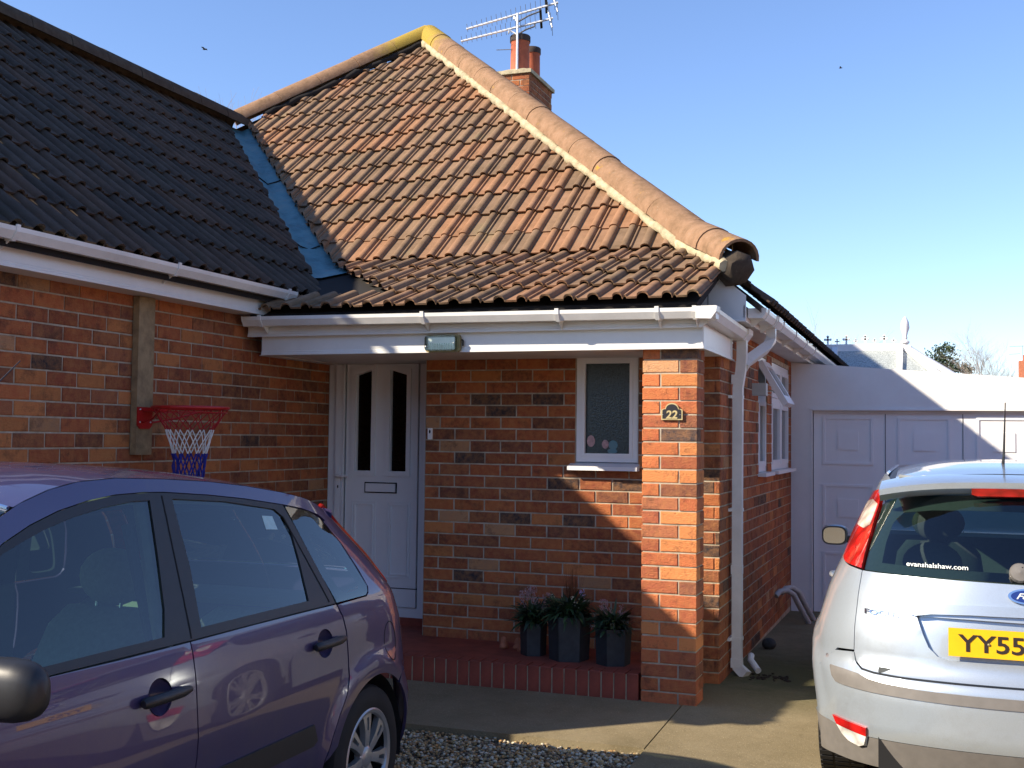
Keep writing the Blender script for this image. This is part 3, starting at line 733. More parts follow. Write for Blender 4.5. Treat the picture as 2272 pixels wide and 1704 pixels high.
# porch: casing beam, fascia, gutter (face -Y), returned round the corner
cx = .045; cy = -.062
mb = MB(); cp = [(0, 2.022), (.014, 2.022), (.014, 2.034), (.010, 2.037), (.010, 2.047), (.007, 2.050), (.007, 2.16), (0, 2.16)]
mb.extrude(cp, (-2.945, cy+.014, 0), (cx, cy+.014, 0), (0, -1, 0), (0, 0, 1)); part('porch_beam_casing', mb, 'upvc', H)
mb = MB(); mb.extrude(cp, (cx-.012, cy+.002, 0), (cx-.012, .93, 0), (1, 0, 0), (0, 0, 1)); mb.box(cx-.01, cx+.006, .93, .942, 2.018, 2.16); part('porch_beam_casing', mb, 'upvc', H)
mb = MB(); mb.box(-2.945, -2.93, cy+.02, 1.1, 2.024, 2.16); mb.box(-3.06, cx-.014, .10, 1.15, 2.030, 2.036); mb.box(-2.93, cx-.014, cy+.016, .10, 2.024, 2.030); mb.box(-2.93, -2.92, 0, 1.1, 2.03, 2.04); part('porch_ceiling', mb, 'soffit', H)
mb = MB(); mb.box(-3.06, 0, .75, 1.15, 2.05, 2.15); part('porch_lining', mb, 'soffit', H)
fy = -.10; fp = [(0, 2.143), (.014, 2.143), (.014, 2.153), (.010, 2.156), (.010, 2.164), (.007, 2.167), (.007, 2.265), (0, 2.265)]
mb = MB(); mb.extrude(fp, (-3.03, fy+.014, 0), (.03, fy+.014, 0), (0, -1, 0), (0, 0, 1)); mb.box(-3.03, .03, fy+.014, cy+.01, 2.146, 2.156); part('porch_fascia', mb, 'upvc', H)
mb = MB(); mb.extrude(fp, (.016, fy+.014, 0), (.016, 1.1, 0), (1, 0, 0), (0, 0, 1)); part('porch_fascia', mb, 'upvc', H)
gutter('porch_gutter', (-3.0, fy, 2.268), (.10, fy, 2.247), (0, -1, 0), ends=(True, False), clips=(.13, 1.305, 2.19, 2.80, 3.02))
gutter('porch_gutter_return', (.03, -.17, 2.246), (.03, 1.0, 2.226), (1, 0, 0), ends=(False, False), clips=(.05,))
mb = MB(); mb.extrude([(0, 0), (0, -.062), (.09, -.066), (.122, -.024), (.125, .008), (0, .008)], (.06, fy, 2.247), (.142, fy, 2.247), (0, -1, 0), (0, 0, 1)); mb.extrude([(0, 0), (0, -.062), (.088, -.066), (.118, -.024), (.121, .008), (0, .008)], (.03, -.225, 2.246), (.03, -.12, 2.246), (1, 0, 0), (0, 0, 1)); part('gutter_corner', mb, 'gutter', H)
mb = MB(); mb.extrude([(0, 0), (0, -.064), (.09, -.068), (.122, -.024), (.125, .008), (0, .008)], (.03, .99, 2.226), (.03, 1.17, 2.224), (1, 0, 0), (0, 0, 1)); part('gutter_outlet', mb, 'gutter', H)
# box end (faces -Y) under the main eave and side fascia, soffit, gutter
by = .60
mb = MB(); bz = 2.246; tp = lambda x: sz0-.05-(x-sx0)*MS
pts = [(-.35, bz), (.190, bz), (.190, tp(.19)), (-.05, tp(-.05)), (-.35, tp(-.05))]
pts = [(x, z) for x, z in pts]; mb.extrude(pts, (0, by, 0), (0, by+.014, 0), (1, 0, 0), (0, 0, 1)); part('eave_box_end', mb, 'upvc', H)
mb = MB(); mb.box(-.053, -.049, by-.002, by, bz, tp(-.05)); part('box_end_joint', mb, 'dark_gap', H)
mb = MB(); mb.extrude([(0, 0), (.013, 0), (.013, .010), (.008, .014), (.008, .024), (0, .024)], (-.25, by, bz-.004), (.19, by, bz-.004), (0, -1, 0), (0, 0, 1)); part('box_end_trim', mb, 'upvc', H)
mb = MB(); fp2 = [(0, 2.243), (.014, 2.243), (.014, 2.253), (.010, 2.256), (.010, 2.264), (.007, 2.267), (.007, 2.345), (0, 2.345)]
mb.extrude(fp2, (.176, by, 0), (.176, 9.3, 0), (1, 0, 0), (0, 0, 1)); part('side_fascia', mb, 'upvc', H)
mb = MB(); mb.box(SX-.01, .178, by+.01, 9.3, 2.246, 2.252); part('side_soffit', mb, 'soffit', H)
gutter('side_gutter', (.190, .70, 2.334), (.190, 9.2, 2.322), (1, 0, 0), clips=(.13, .55, .95, 1.75, 2.55, 3.3))
mb = MB(); mb.extrude([(0, 0), (0, -.064), (.09, -.068), (.122, -.024), (.125, .008), (0, .008)], (.19, 1.30, 2.333), (.19, 1.50, 2.333), (1, 0, 0), (0, 0, 1)); part('gutter_outlet', mb, 'gutter', H)
# square downpipe with swan neck from the side gutter
def sqtube(mb, pts, w_=.065):
    pts = [V(p) for p in pts]; h = w_/2; vs = []; n = len(pts)
    for i, p in enumerate(pts):
        d = (pts[min(i+1, n-1)]-pts[max(i-1, 0)]).normalized(); a = V((0, 1, 0)); a = (a-d*a.dot(d)).normalized(); b = d.cross(a)
        vs += [p+a*h+b*h, p-a*h+b*h, p-a*h-b*h, p+a*h-b*h]
    fs = [(i*4+k, i*4+(k+1) % 4, (i+1)*4+(k+1) % 4, (i+1)*4+k) for i in range(n-1) for k in range(4)]+[(3, 2, 1, 0), tuple((n-1)*4+k for k in range(4))]
    return mb.add(vs, fs)
py_ = 1.09
mb = MB(); sqtube(mb, [(.092, py_, 2.17), (.092, py_, 2.05), (.085, py_, 1.96), (.066, py_, 1.84), (.064, py_, 1.0), (.064, py_, .02), (.070, py_, -.03), (.13, py_-.03, -.075)]); dp = part('downpipe', mb, 'gutter', H)
mb = MB(); sqtube(mb, [(.245, 1.40, 2.275), (.245, 1.40, 2.19), (.215, 1.34, 2.13), (.12, 1.16, 2.03), (.098, 1.12, 1.99)]); part('swan_neck', mb, 'gutter', H)
for z in (1.78, 1.02, .16):
    mb = MB(); mb.box(.027, .101, py_-.037, py_+.037, z-.011, z+.011); mb.box(SX-.002, .03, py_-.075, py_+.075, z-.010, z+.010); part('pipe_bracket', mb, 'gutter', dp)
for z in (1.90, .0, .62):
    mb = MB(); mb.box(.062-.036, .062+.036, py_-.036, py_+.036, z-.03, z+.03); part('pipe_joint', mb, 'gutter', dp)
mb = MB(); mb.tube([(.13, 1.28, .02), (.135, 1.22, .0), (.20, 1.12, -.05)], .022, 10); part('waste_pipe', mb, 'gutter', dp)
mb = MB(); mb.obox((.115, 1.78, 1.86), (.0, .05, 0), (.05, 0, 0), (0, 0, .045)); part('security_light', mb, 'grey_plastic', H)

# ---- porch window (obscured glass)
def frame_rect(mb, x0, x1, z0, z1, w_, y0, y1):
    mb.box(x0, x0+w_, y0, y1, z0, z1); mb.box(x1-w_, x1, y0, y1, z0, z1); mb.box(x0+w_, x1-w_, y0+.001, y1, z0, z0+w_); mb.box(x0+w_, x1-w_, y0+.001, y1, z1-w_, z1)
wn = part('window', MB().box(wx0-.001, wx1+.001, PY+.10, PY+.115, wz0, wz1), 'dark_gap', H)
mb = MB(); frame_rect(mb, wx0+.003, wx1-.003, wz0+.012, wz1-.006, .036, PY+.012, PY+.075); part('frame', mb, 'upvc_door', wn)
mb = MB(); frame_rect(mb, wx0+.039, wx1-.039, wz0+.048, wz1-.042, .022, PY+.006, PY+.06); part('sash', mb, 'upvc_door', wn)
part('pane', MB().box(wx0+.058, wx1-.058, PY+.035, PY+.045, wz0+.066, wz1-.060), 'obscure_glass', wn)
mb = MB(); mb.add([(wx0-.035, PY-.075, 1.300), (wx1+.012, PY-.075, 1.300), (wx1+.012, PY+.03, 1.326), (wx0-.035, PY+.03, 1.326), (wx0-.035, PY-.075, 1.275), (wx1+.012, PY-.075, 1.275), (wx1+.012, PY+.03, 1.275), (wx0-.035, PY+.03, 1.275)], [(0, 1, 2, 3), (7, 6, 5, 4), (0, 4, 5, 1), (1, 5, 6, 2), (2, 6, 7, 3), (3, 7, 4, 0)]); part('sill', mb, 'upvc_door', wn)
mb = MB(); mb.ell((wx0+.10, PY+.031, 1.47), .028, .002, .04); mb.ell((wx0+.20, PY+.031, 1.45), .024, .002, .03); part('coloured_ornament', mb, 'petal_pink', wn)
mb = MB(); mb.ell((wx0+.255, PY+.031, 1.445), .032, .002, .032); mb.ell((wx0+.25, PY+.031, 1.405), .035, .002, .018); part('coloured_ornament', mb, 'valley_blue', wn)

# ---- side windows (face +X)
for i, (a, b, z0, z1) in enumerate(sw):
    W_ = part('window', MB().box(SX-.14, SX-.12, a, b, z0, z1), 'interior_grey', H)
    m2 = MB(); fx_ = SX-.075
    def fr(mb, y0, y1, zz0, zz1, w_, x0, x1): mb.box(x0, x1, y0, y0+w_, zz0, zz1); mb.box(x0, x1, y1-w_, y1, zz0, zz1); mb.box(x0, x1-.001, y0+w_, y1-w_, zz0, zz0+w_); mb.box(x0, x1-.001, y0+w_, y1-w_, zz1-w_, zz1)
    fr(m2, a+.003, b-.003, z0+.02, z1-.004, .045, fx_, SX-.012)
    ztr = z1-.33
    m2.box(fx_, SX-.013, a+.045, b-.045, ztr-.025, ztr+.025)
    if i == 1: m2.box(fx_, SX-.0125, a+.62, a+.67, z0+.06, z1-.04)
    part('frame', m2, 'upvc_door', W_)
    for y0, y1 in ([(a+.05, b-.05)] if i == 0 else [(a+.05, a+.62), (a+.67, b-.05)]):
        for zz0, zz1, top_ in ((z0+.065, ztr-.027, False), (ztr+.027, z1-.05, True)):
            if i == 0 and top_: continue
            m3 = MB(); fr(m3, y0, y1, zz0, zz1, .04, SX-.05, SX-.002); part('sash', m3, 'upvc_door', W_)
            part('pane', MB().box(SX-.032, SX-.026, y0+.035, y1-.035, zz0+.035, zz1-.035), 'window_glass', W_)
    if i == 0:                             # top light propped open
        hz, hx = z1-.05, SX+.0; an = math.radians(31); y0, y1 = a+.02, b-.02; Lh = .40
        dn = V((math.sin(an), 0, -math.cos(an))); outn = V((math.cos(an), 0, math.sin(an))); ax_ = V((0, 1, 0)); c0 = V((hx, 0, hz))
        m3 = MB()
        def bar(u0, u1, t0, t1): m3.obox(c0+ax_*((u0+u1)/2)+dn*((t0+t1)/2), ax_*((u1-u0)/2), dn*((t1-t0)/2), outn*.024)
        bar(y0, y0+.055, 0, Lh); bar(y1-.055, y1, 0, Lh); bar(y0+.055, y1-.055, 0, .055); bar(y0+.055, y1-.055, Lh-.075, Lh); sa = part('open_sash', m3, 'upvc_door', W_)
        m4 = MB(); m4.obox(c0+ax_*((y0+y1)/2)+dn*(Lh/2-.01), ax_*((y1-y0)/2-.05), dn*(Lh/2-.062), outn*.004); part('pane', m4, 'window_glass', W_)
        m5 = MB(); m5.tube([(SX-.03, a+.1, ztr+.03), (SX+.15, a+.13, ztr+.06)], .006, 6); part('stay', m5, 'steel', W_)
        part('curtain', MB().box(SX-.11, SX-.09, a+.06, b-.06, z0+.07, z1-.3), 'interior_light', W_)
    m6 = MB(); m6.box(SX-.06, SX+.062, a-.02, b+.03, z0-.012, z0+.016); part('sill', m6, 'upvc_door', W_)

# ---- front door
DY = 1.11
D = part('front_door', MB().box(-3.06, -2.09, DY+.07, DY+.09, -.1, 2.2), 'upvc_door', H)
mb = MB(); mb.box(-3.062, -2.998, DY-.012, DY+.06, .143, 2.16); mb.box(-2.298, -2.246, DY-.012, DY+.06, .143, 2.16); mb.box(-2.998, -2.298, DY-.012, DY+.06, .143, .215); mb.box(-2.998, -2.99, DY-.03, DY-.012, .2, 2.16); part('door_frame', mb, 'upvc_door', D)
mb = MB(); mb.box(-2.990, -2.918, DY-.035, DY+.03, .22, 2.16); mb.box(-2.925, -2.912, DY-.045, DY-.03, .22, 2.16); part('door_stile', mb, 'upvc_door', D)
part('door_gap', MB().box(-2.912, -2.903, DY+.0, DY+.02, .215, 2.16), 'dark_gap', D); part('door_gap', MB().box(-2.303, -2.2985, DY-.005, DY+.0, .215, 2.16), 'dark_gap', D); part('door_gap', MB().box(-2.90, -2.30, DY-.02, DY-.01, .352, .360), 'dark_gap', D)
gl = [[(-2.826, 1.222), (-2.668, 1.222), (-2.668, 1.985), (-2.826, 1.940)], [(-2.552, 1.222), (-2.394, 1.222), (-2.394, 1.940), (-2.552, 1.985)]]
gl = [[(-2.815, 1.225), (-2.690, 1.225), (-2.690, 1.985), (-2.815, 1.948)], [(-2.528, 1.225), (-2.398, 1.225), (-2.398, 1.948), (-2.528, 1.985)]]
flat = lambda yy: (lambda a, b, o_: V((a, yy-o_, b)))
mb = sheet([(-2.902, .36), (-2.304, .36), (-2.304, 2.16), (-2.902, 2.16)], gl, flat(DY-.028), .2, rim=.05); leaf = part('door_panel', mb, 'upvc_door', D)
mb = MB(); mb.box(-2.902, -2.304, DY-.028, DY+.02, .22, .352); part('door_rail', mb, 'upvc_door', D)
for g_ in gl:
    mb = sheet(g_, [], flat(DY-.0), .2, rim=.006); part('pane', mb, 'door_glass', D)
    cxx = sum(p[0] for p in g_)/4; czz = sum(p[1] for p in g_)/4
    def grow(k): return [(p[0]+(k if p[0] > cxx else -k), p[1]+(k*1.2 if p[1] > czz else -k)) for p in g_]
    mb = sheet(grow(.038), [grow(.004)], flat(DY-.028), .2, rim=.014, off=.014); part('pane_moulding', mb, 'upvc_door', D)
for x0, x1, z0, z1 in ((-2.845, -2.640, .43, 1.0), (-2.545, -2.355, .43, 1.0)):
    for k, o_ in ((0, .006), (.022, .010)):
        o1 = [(x0+k, z0+k), (x1-k, z0+k), (x1-k, z1-k), (x0+k, z1-k)]; i1 = [(x0+k+.010, z0+k+.010), (x1-k-.010, z0+k+.010), (x1-k-.010, z1-k-.010), (x0+k+.010, z1-k-.010)]
        mb = sheet(o1, [i1], flat(DY-.028), .3, rim=o_, off=o_); part('panel_moulding', mb, 'upvc_door', D)
mb = MB(); frame_rect(mb, -2.735, -2.468, 1.060, 1.140, .008, DY-.036, DY-.028); lb = part('letterbox', mb, 'dark_gap', D); part('flap', MB().box(-2.726, -2.480, DY-.040, DY-.030, 1.069, 1.131), 'upvc_door', lb)
mb = MB(); mb.box(-2.978, -2.935, DY-.045, DY-.034, 1.03, 1.25); hd = part('door_handle', mb, 'upvc_door', D)
part('lever', MB().tube([(-2.955, DY-.045, 1.185), (-2.955, DY-.09, 1.185), (-2.94, DY-.095, 1.185), (-2.85, DY-.095, 1.183)], .010, 8), 'upvc_door', hd); part('keyhole', MB().ell((-2.957, DY-.046, 1.10), .006, .003, .013), 'dark_gap', hd)
part('threshold', MB().box(-3.06, -2.09, DY-.02, DY+.06, .05, .143), 'step_paint', H)
mb = MB(); mb.box(-3.06, -2.082, .74, 1.2, -.2, .085); part('porch_floor', mb, 'step_paint', H)
# doorstep: painted slab with brick-on-edge nosing
mb = MB(); mb.box(-3.06, -.345, .115, .72, -.2, .090); st = part('doorstep', mb, 'step_paint', H)
mbk = {}
for i in range(35):
    x = -.349-.078*i-.0345
    me = brick_mesh(.069, .112, .165, i % 5) if False else None
    k_ = i % 4
    if k_ not in mbk:
        b0 = brick_mesh(.070, .110, .17, 50+k_); mbk[k_] = b0.mesh('step_brick', material='step_paint')
    o = bpy.data.objects.new('step_brick', mbk[k_]); COL.objects.link(o); o.parent = st; o.location = V((x, .060, .006+rnd.uniform(-.002, .002)))-org(st); o.rotation_euler = (0, 0, rnd.uniform(-.008, .008))
part('step_joint', MB().box(-3.06, -.352, .012, .116, -.2, .083), 'bedding', st)

# ---- chimney
cc = V((-3.655, 7.34, 0)); cw_, cd_ = .47, .95; zc0, zc1 = 5.0, 6.27
C0 = (-4.12, 7.34)
mb = MB(); mb.box(C0[0]+.006, C0[0]+cw_-.006, C0[1]+.006, C0[1]+cd_-.006, zc0, zc1); ch = part('chimney', mb, 'mortar', H)
nC = int((zc1-zc0)/CH)
for k in range(nC):
    z = zc1-(k+.5)*CH
    if z < 5.25: break
    if k < 1: # top course on end
        pass
    x = C0[0]; st_ = k % 2
    segs = [(0, BL), (BP, cw_)] if st_ == 0 else [(0, .105), (.115, .115+BL), (.115+BP, cw_)]
    for a_, b_2 in segs:
        if b_2-a_ > .04: lay(ch, 'brick', round(b_2-a_, 3), .10, (x+(a_+b_2)/2, C0[1]+.05, z), (1, 0, 0), tint(.85))
    segs = [(.0, .105), (.115, .115+BL), (.115+BP, .115+BP+BL), (.115+2*BP, .115+2*BP+BL), (.115+3*BP, cd_)] if st_ == 0 else [(0, BL), (BP, BP+BL), (2*BP, 2*BP+BL), (3*BP, 3*BP+BL), (4*BP, cd_)]
    for a_, b_2 in segs:
        if b_2 > cd_: b_2 = cd_
        if b_2-a_ > .04: lay(ch, 'brick', round(b_2-a_, 3), .10, (C0[0]+cw_-.05, C0[1]+(a_+b_2)/2, z), (0, 1, 0), tint(.7))  # flank tinted darker than the front: its shade is in the brick colour
mb = MB(); mb.box(C0[0]-.03, C0[0]+cw_+.03, C0[1]-.03, C0[1]+cd_+.03, zc1, zc1+.05); part('chimney_cap', mb, 'cap_lichen' if 'cap_lichen' in M else 'bedding', ch)
mb = MB(); mb.add([(C0[0], C0[1], zc1+.05), (C0[0]+cw_, C0[1], zc1+.05), (C0[0]+cw_, C0[1]+cd_, zc1+.05), (C0[0], C0[1]+cd_, zc1+.05), (C0[0]+.12, C0[1]+.12, zc1+.11), (C0[0]+cw_-.12, C0[1]+.12, zc1+.11), (C0[0]+cw_-.12, C0[1]+cd_-.12, zc1+.11), (C0[0]+.12, C0[1]+cd_-.12, zc1+.11)], [(0, 1, 5, 4), (1, 2, 6, 5), (2, 3, 7, 6), (3, 0, 4, 7), (4, 5, 6, 7)]); part('flaunching', mb, 'bedding', ch)
for (x, y, h, r) in ((C0[0]+.25, C0[1]+.24, .50, .128), (C0[0]+.25, C0[1]+.72, .49, .115)):
    mb = MB(); mb.lathe([(r*1.02, 0), (r, .02), (r*.97, h*.82), (r*1.02, h*.84), (r*1.06, h*.86), (r*1.06, h*.985), (r*1.0, h), (r*.82, h), (r*.82, h*.8), (0, h*.8)], (x, y, zc1+.08), n=28); pt = part('chimney_pot', mb, 'terracotta', ch, smooth=40)
    mb = MB(); mb.lathe([(r*1.065, h*.84), (r*1.075, h*.87), (r*1.075, h*.99), (r*1.0, h*1.012), (r*.80, h*1.012), (r*.80, h*.80), (0, h*.80)], (x, y, zc1+.08), n=28); part('sooty_rim', mb, 'soot', pt, smooth=40)
# ---------------------------------------------------------------- car body surfaces
def interp(xs, ys, sm=.0):
    xs_, ys_ = np.array(xs, float), np.array(ys, float); g = np.linspace(xs_[0], xs_[-1], 400); v = np.interp(g, xs_, ys_)
    if sm:
        k = max(3, int(sm/(g[1]-g[0]))|1); ker = np.hanning(k+2)[1:-1]; ker /= ker.sum(); pad = k//2
        vv = np.concatenate([2*v[0]-v[1:pad+1][::-1], v, 2*v[-1]-v[-pad-1:-1][::-1]]); v = np.convolve(vv, ker, 'valid')
    return lambda t: float(np.interp(t, g, v))
class Shell:
    """car skin: s = distance forward of the rear reference, h = height above the ground; a is a running coordinate:
    a >= 0 along the side, a < 0 round the rear corner towards the middle of the tail"""
    def __init__(S, xc, y0, dirn, gnd, w, sr, L, p, extra=None):
        S.xc, S.y0, S.d, S.g, S.w, S.sr, S.L, S.p, S.extra = xc, y0, dirn, gnd, w, sr, L, p, extra; S.K = .75
    def raw(S, a, h):
        w_ = S.w(h); sr = S.sr(h)
        if a >= 0: s, x = sr+S.L+a, w_
        else:
            f = min(PI/2, -a/S.K); s = sr+S.L-S.L*math.sin(f)**(2/S.p); x = w_*max(0, math.cos(f))**(2/S.p)
        if S.extra: x += S.extra(s, h)*(1 if a > -.9 else 0)
        return x, s
    def pt(S, a, h, off=0, side=1):
        e = .004; am = a if abs(a) > e*2 else (e*2 if a >= 0 else -e*2)
        x0, s0 = S.raw(a, h)
        if off:
            xa, sa = S.raw(am+e, h); xb, sb = S.raw(am-e, h); xh, sh = S.raw(a, h+e); xg, sg = S.raw(a, h-e)
            ta = Vector((xa-xb, sa-sb, 0)); th = Vector((xh-xg, sh-sg, 2*e)); n = ta.cross(th)
            if n.length < 1e-9: n = Vector((0, -1, 0))
            n.normalize()
            if n.x < 0 or (abs(n.x) < .05 and n.y > 0): n = -n
            x0 += n.x*off; s0 += n.y*off; h = h+n.z*off
        return Vector((S.xc+side*x0, S.y0+S.d*s0, S.g+h))
    def a_of_s(S, s, h):
        t = S.sr(h)+S.L-s
        if t <= 0: return -t
        return -S.K*math.asin(min(1, (t/S.L))**(S.p/2))
    def a_of_x(S, x, h): return -S.K*math.acos(min(1, max(0, x/S.w(h)))**(S.p/2))
    def fs(S, pts, step=.03): return [(S.a_of_s(s, h), h) for s, h in subdiv(pts, step)]
    def fx(S, pts, step=.03): return [(S.a_of_x(x, h), h) for x, h in subdiv(pts, step)]
def patch(S, name, ab, material, parent, off=0, rim=.012, holes=(), step=.035, sides=(1, -1), smooth=38, label=None):
    res = []
    for sd in sides:
        fn = lambda a, b, o_: S.pt(a, b, o_, sd)
        mb = sheet(ab, list(holes), fn, step, rim=rim, off=off, flip=False)
        o = part(name, mb, material, parent, smooth=None, fix=False); me = o.data
        b = bmesh.new(); b.from_mesh(me); bmesh.ops.remove_doubles(b, verts=b.verts, dist=1e-5)
        # orient outwards using the shell's centre
        b.faces.ensure_lookup_table()
        cen = Vector((S.xc, S.y0+S.d*2.0, S.g+.6))-org(parent)
        bmesh.ops.recalc_face_normals(b, faces=b.faces)
        big = sorted(b.faces, key=lambda f: -f.calc_area())[:40]; sc = sum(f.normal.dot(f.calc_center_median()-cen)*f.calc_area() for f in big)
        if sc < 0: bmesh.ops.reverse_faces(b, faces=b.faces)
        b.to_mesh(me); b.free(); smoothen(me, smooth); res.append(o)
        if label: o['label'] = label
    return res
def wheel(parent, c, out, r_t, w_t, r_r, style):
    """c: centre, out: +1/-1 the side the face looks to (x axis)"""
    c = Vector(c); ax = Vector((out, 0, 0))
    mb = MB(); hw = w_t/2
    prof = [(r_r*.98, -hw*.9), (r_r+.01, -hw), (r_t-.035, -hw*1.02), (r_t-.010, -hw*.86), (r_t, -hw*.6), (r_t, hw*.6), (r_t-.010, hw*.86), (r_t-.035, hw*1.02), (r_r+.01, hw), (r_r*.98, hw*.9)]
    mb.lathe(prof, c, ax, 56); W_ = part('wheel', mb, 'tyre', parent, smooth=35)
    if style == 'tread':
        mb = MB()
        for k in range(56):
            t = 2*PI*k/56
            for a_, b_ in ((-.095, -.04), (-.03, .03), (.04, .095)):
                u = Vector((0, math.cos(t), math.sin(t))); v_ = Vector((0, -math.sin(t), math.cos(t))); mb.obox(c+u*(r_t+.001)+ax*((a_+b_)/2*w_t/.2), ax*((b_-a_)/2*w_t/.2), v_*(PI*r_t/56*.72), u*.004)
        part('tread', mb, 'tyre', W_)
    mb = MB(); mb.lathe([(0, hw*.1), (r_r*.9, hw*.1), (r_r*.98, hw*.3), (r_r*.98, hw*.9)], c, ax, 40); part('wheel_well_disc', mb, 'dark_gap', W_, smooth=40)
    # hubcap
    mb = MB(); mb.lathe([(r_r*.90, hw*.80), (r_r*.93, hw*.96), (r_r*1.0, hw*1.02), (r_r*1.04, hw*.96)], c, ax, 48); part('rim', mb, 'hubcap', W_, smooth=40)
    mb = MB(); mb.lathe([(0, hw*.99), (r_r*.13, hw*.99), (r_r*.20, hw*.93), (r_r*.26, hw*.80), (r_r*.26, hw*.5)], c, ax, 32); part('hub_cap', mb, 'hubcap', W_, smooth=40)
    u0, v0 = Vector((0, 0, 1)), Vector((0, out, 0))
    n = 7
    for k in range(n):
        t = 2*PI*k/n; u = u0*math.cos(t)+v0*math.sin(t); v_ = v0*math.cos(t)-u0*math.sin(t)
        P = lambda a, b, z: c+u*(a*r_r)+v_*(b*r_r)+ax*(z*hw)
        o_ = [(.22, -.09), (.55, -.115), (.93, -.20), (.93, .20), (.55, .115), (.22, .09)]; i_ = [(.56, -.035), (.84, -.055), (.84, .055), (.56, .035)]
        zz = lambda a: .84+.10*math.sin(a*2.6)
        mb = sheet(o_, [i_], lambda a, b, o2: P(a, b, zz(a)+o2*10-abs(b)*.25), .1, rim=.03); s_ = part('spoke', mb, 'hubcap', W_, smooth=30)
    return W_
def seat(parent, x, y, g, d, fabric, w_=.50, hb=.62, headrest=True, lean=.22):
    """d: direction the seat faces (+1 = +Y)"""
    st = part('seat', MB().ell((x, y+d*.22, g+.50), w_/2, .27, .10, 20, 10), fabric, parent, smooth=60)
    mb = MB(); n = 9; rings = []
    for i in range(n+1):
        t = i/n; ww = w_/2*(1-.25*max(0, t-.45)**1.2*1.6); th = .09*(1-.35*t); yy = y-d*lean*t-.0; zz = g+.46+hb*t
        if i in (0, n): ww *= .82; th *= .5
        ring = []
        for k in range(20):
            a = 2*PI*k/20; cx, sx = math.cos(a), math.sin(a); ring.append(Vector((x+ww*math.copysign(abs(cx)**.55, cx), yy+th*math.copysign(abs(sx)**.7, sx), zz)))
        rings.append(ring)
    vs = [v for r_ in rings for v in r_]; fs = [(i*20+k, i*20+(k+1) % 20, (i+1)*20+(k+1) % 20, (i+1)*20+k) for i in range(n) for k in range(20)]+[tuple(range(19, -1, -1)), tuple(n*20+k for k in range(20))]
    part('seat_back', mb.add(vs, fs), fabric, st, smooth=60)
    if headrest:
        mb = MB(); mb.ell((x, y-d*(lean+.02), g+.46+hb+.10), .135, .055, .10, 18, 10); part('headrest', mb, 'seat_dark' if fabric == 'seat_dark' else fabric, st, smooth=60)
        mb = MB()
        for q in (-.05, .05): mb.tube([(x+q, y-d*lean, g+.44+hb), (x+q, y-d*(lean+.01), g+.46+hb+.05)], .006, 6)
        part('headrest_stalk', mb, 'steel', st)
    return st
def mirror_x(o, xc, parent):
    pass

# ================================================================= purple hatchback (faces -Y, we see its left flank)
PX, PY0, PG = -1.71, -1.80, -.128
CAR1 = thing('parked_car', 'dark purple hatchback parked under the basketball hoop, its tail towards the front door', 'car', (PX, PY0-2, PG))
w1 = interp([0, .18, .30, .42, .55, .66, .75, .84, .93, .98, 1.41, 1.5], [.76, .79, .815, .83, .835, .842, .835, .828, .812, .795, .60, .55], .06)
sr1 = interp([.15, .25, .35, .50, .58, .66, .80, .95, 1.10, 1.25, 1.35, 1.45, 1.55], [.10, .03, .0, .0, .02, .045, .06, .11, .24, .40, .50, .62, .8], .05)
WC1 = [(.635, .285), (3.12, .285)]
def ex1(s, h):
    v = 0
    for cs, chh in WC1:
        r = math.hypot(s-cs, (h-chh)*1.0)
        if r < .50 and h > .05:
            k = max(0, min(1, (.46-r)/.07)); v += .020*k*k*(3-2*k)
    # crease above the sill and along the shoulder
    if 1.0 < s < 2.9: v += -.006*math.exp(-((h-.30)/.05)**2)
    return v
S1 = Shell(PX, PY0, -1, PG, w1, sr1, .42, 2.6, ex1)
def Y(l): return [(PY0-y, h) for y, h in l]                # world y -> distance from the tail
fs1 = lambda l, st=.03: S1.fs(Y(l), st)
DRIP = [(-2.50, 1.300), (-2.56, 1.332), (-2.658, 1.360), (-2.808, 1.388), (-3.043, 1.421), (-3.263, 1.444), (-3.508, 1.460), (-3.748, 1.470), (-3.924, 1.464), (-4.054, 1.446), (-4.197, 1.411), (-4.30, 1.372), (-4.52, 1.262), (-4.75, 1.115), (-4.93, .985)]
LOWR = [(-2.547, 1.262), (-2.597, 1.293), (-2.71, 1.324), (-2.838, 1.345), (-3.079, 1.378), (-3.297, 1.401), (-3.537, 1.420), (-3.643, 1.423), (-3.782, 1.421), (-3.919, 1.408), (-4.052, 1.386), (-4.178, 1.354), (-4.30, 1.312), (-4.5, 1.20), (-4.66, 1.095), (-4.80, .985)]
patch(S1, 'cant_rail', fs1(DRIP+LOWR[::-1]), 'purple_paint', CAR1, rim=.02)
beltz = .963
arcp = lambda c, r, a0, a1, n=22: [(PY0-(c[0]+r*math.cos(math.radians(a0+(a1-a0)*i/n))), c[1]+r*math.sin(math.radians(a0+(a1-a0)*i/n))) for i in range(n+1)]
RA = .335; wcR = WC1[0]; wcF = WC1[1]
def bowl(nm, cy, chh, parent):
    """door handle: dished recess and a grip bar"""
    hole = [(PY0-(PY0-cy)+.062*math.cos(t)+0, chh+.055*math.sin(t)) for t in (2*PI*k/28 for k in range(28))]
    return hole
hF = [(-3.842+.060*math.cos(2*PI*k/26), .822+.056*math.sin(2*PI*k/26)) for k in range(26)]
hR = [(-2.835+.060*math.cos(2*PI*k/26), .820+.054*math.sin(2*PI*k/26)) for k in range(26)]
fd = [(-3.664, .955), (-3.664, .60), (-3.70, .25), (-4.52, .25), (-4.60, .42), (-4.72, .60), (-4.78, .90), (-4.80, .968), (-4.30, .962), (-4.0, .957)]
doorsF = patch(S1, 'front_door', fs1(fd), 'purple_paint', CAR1, holes=[fs1(hF, .05)])
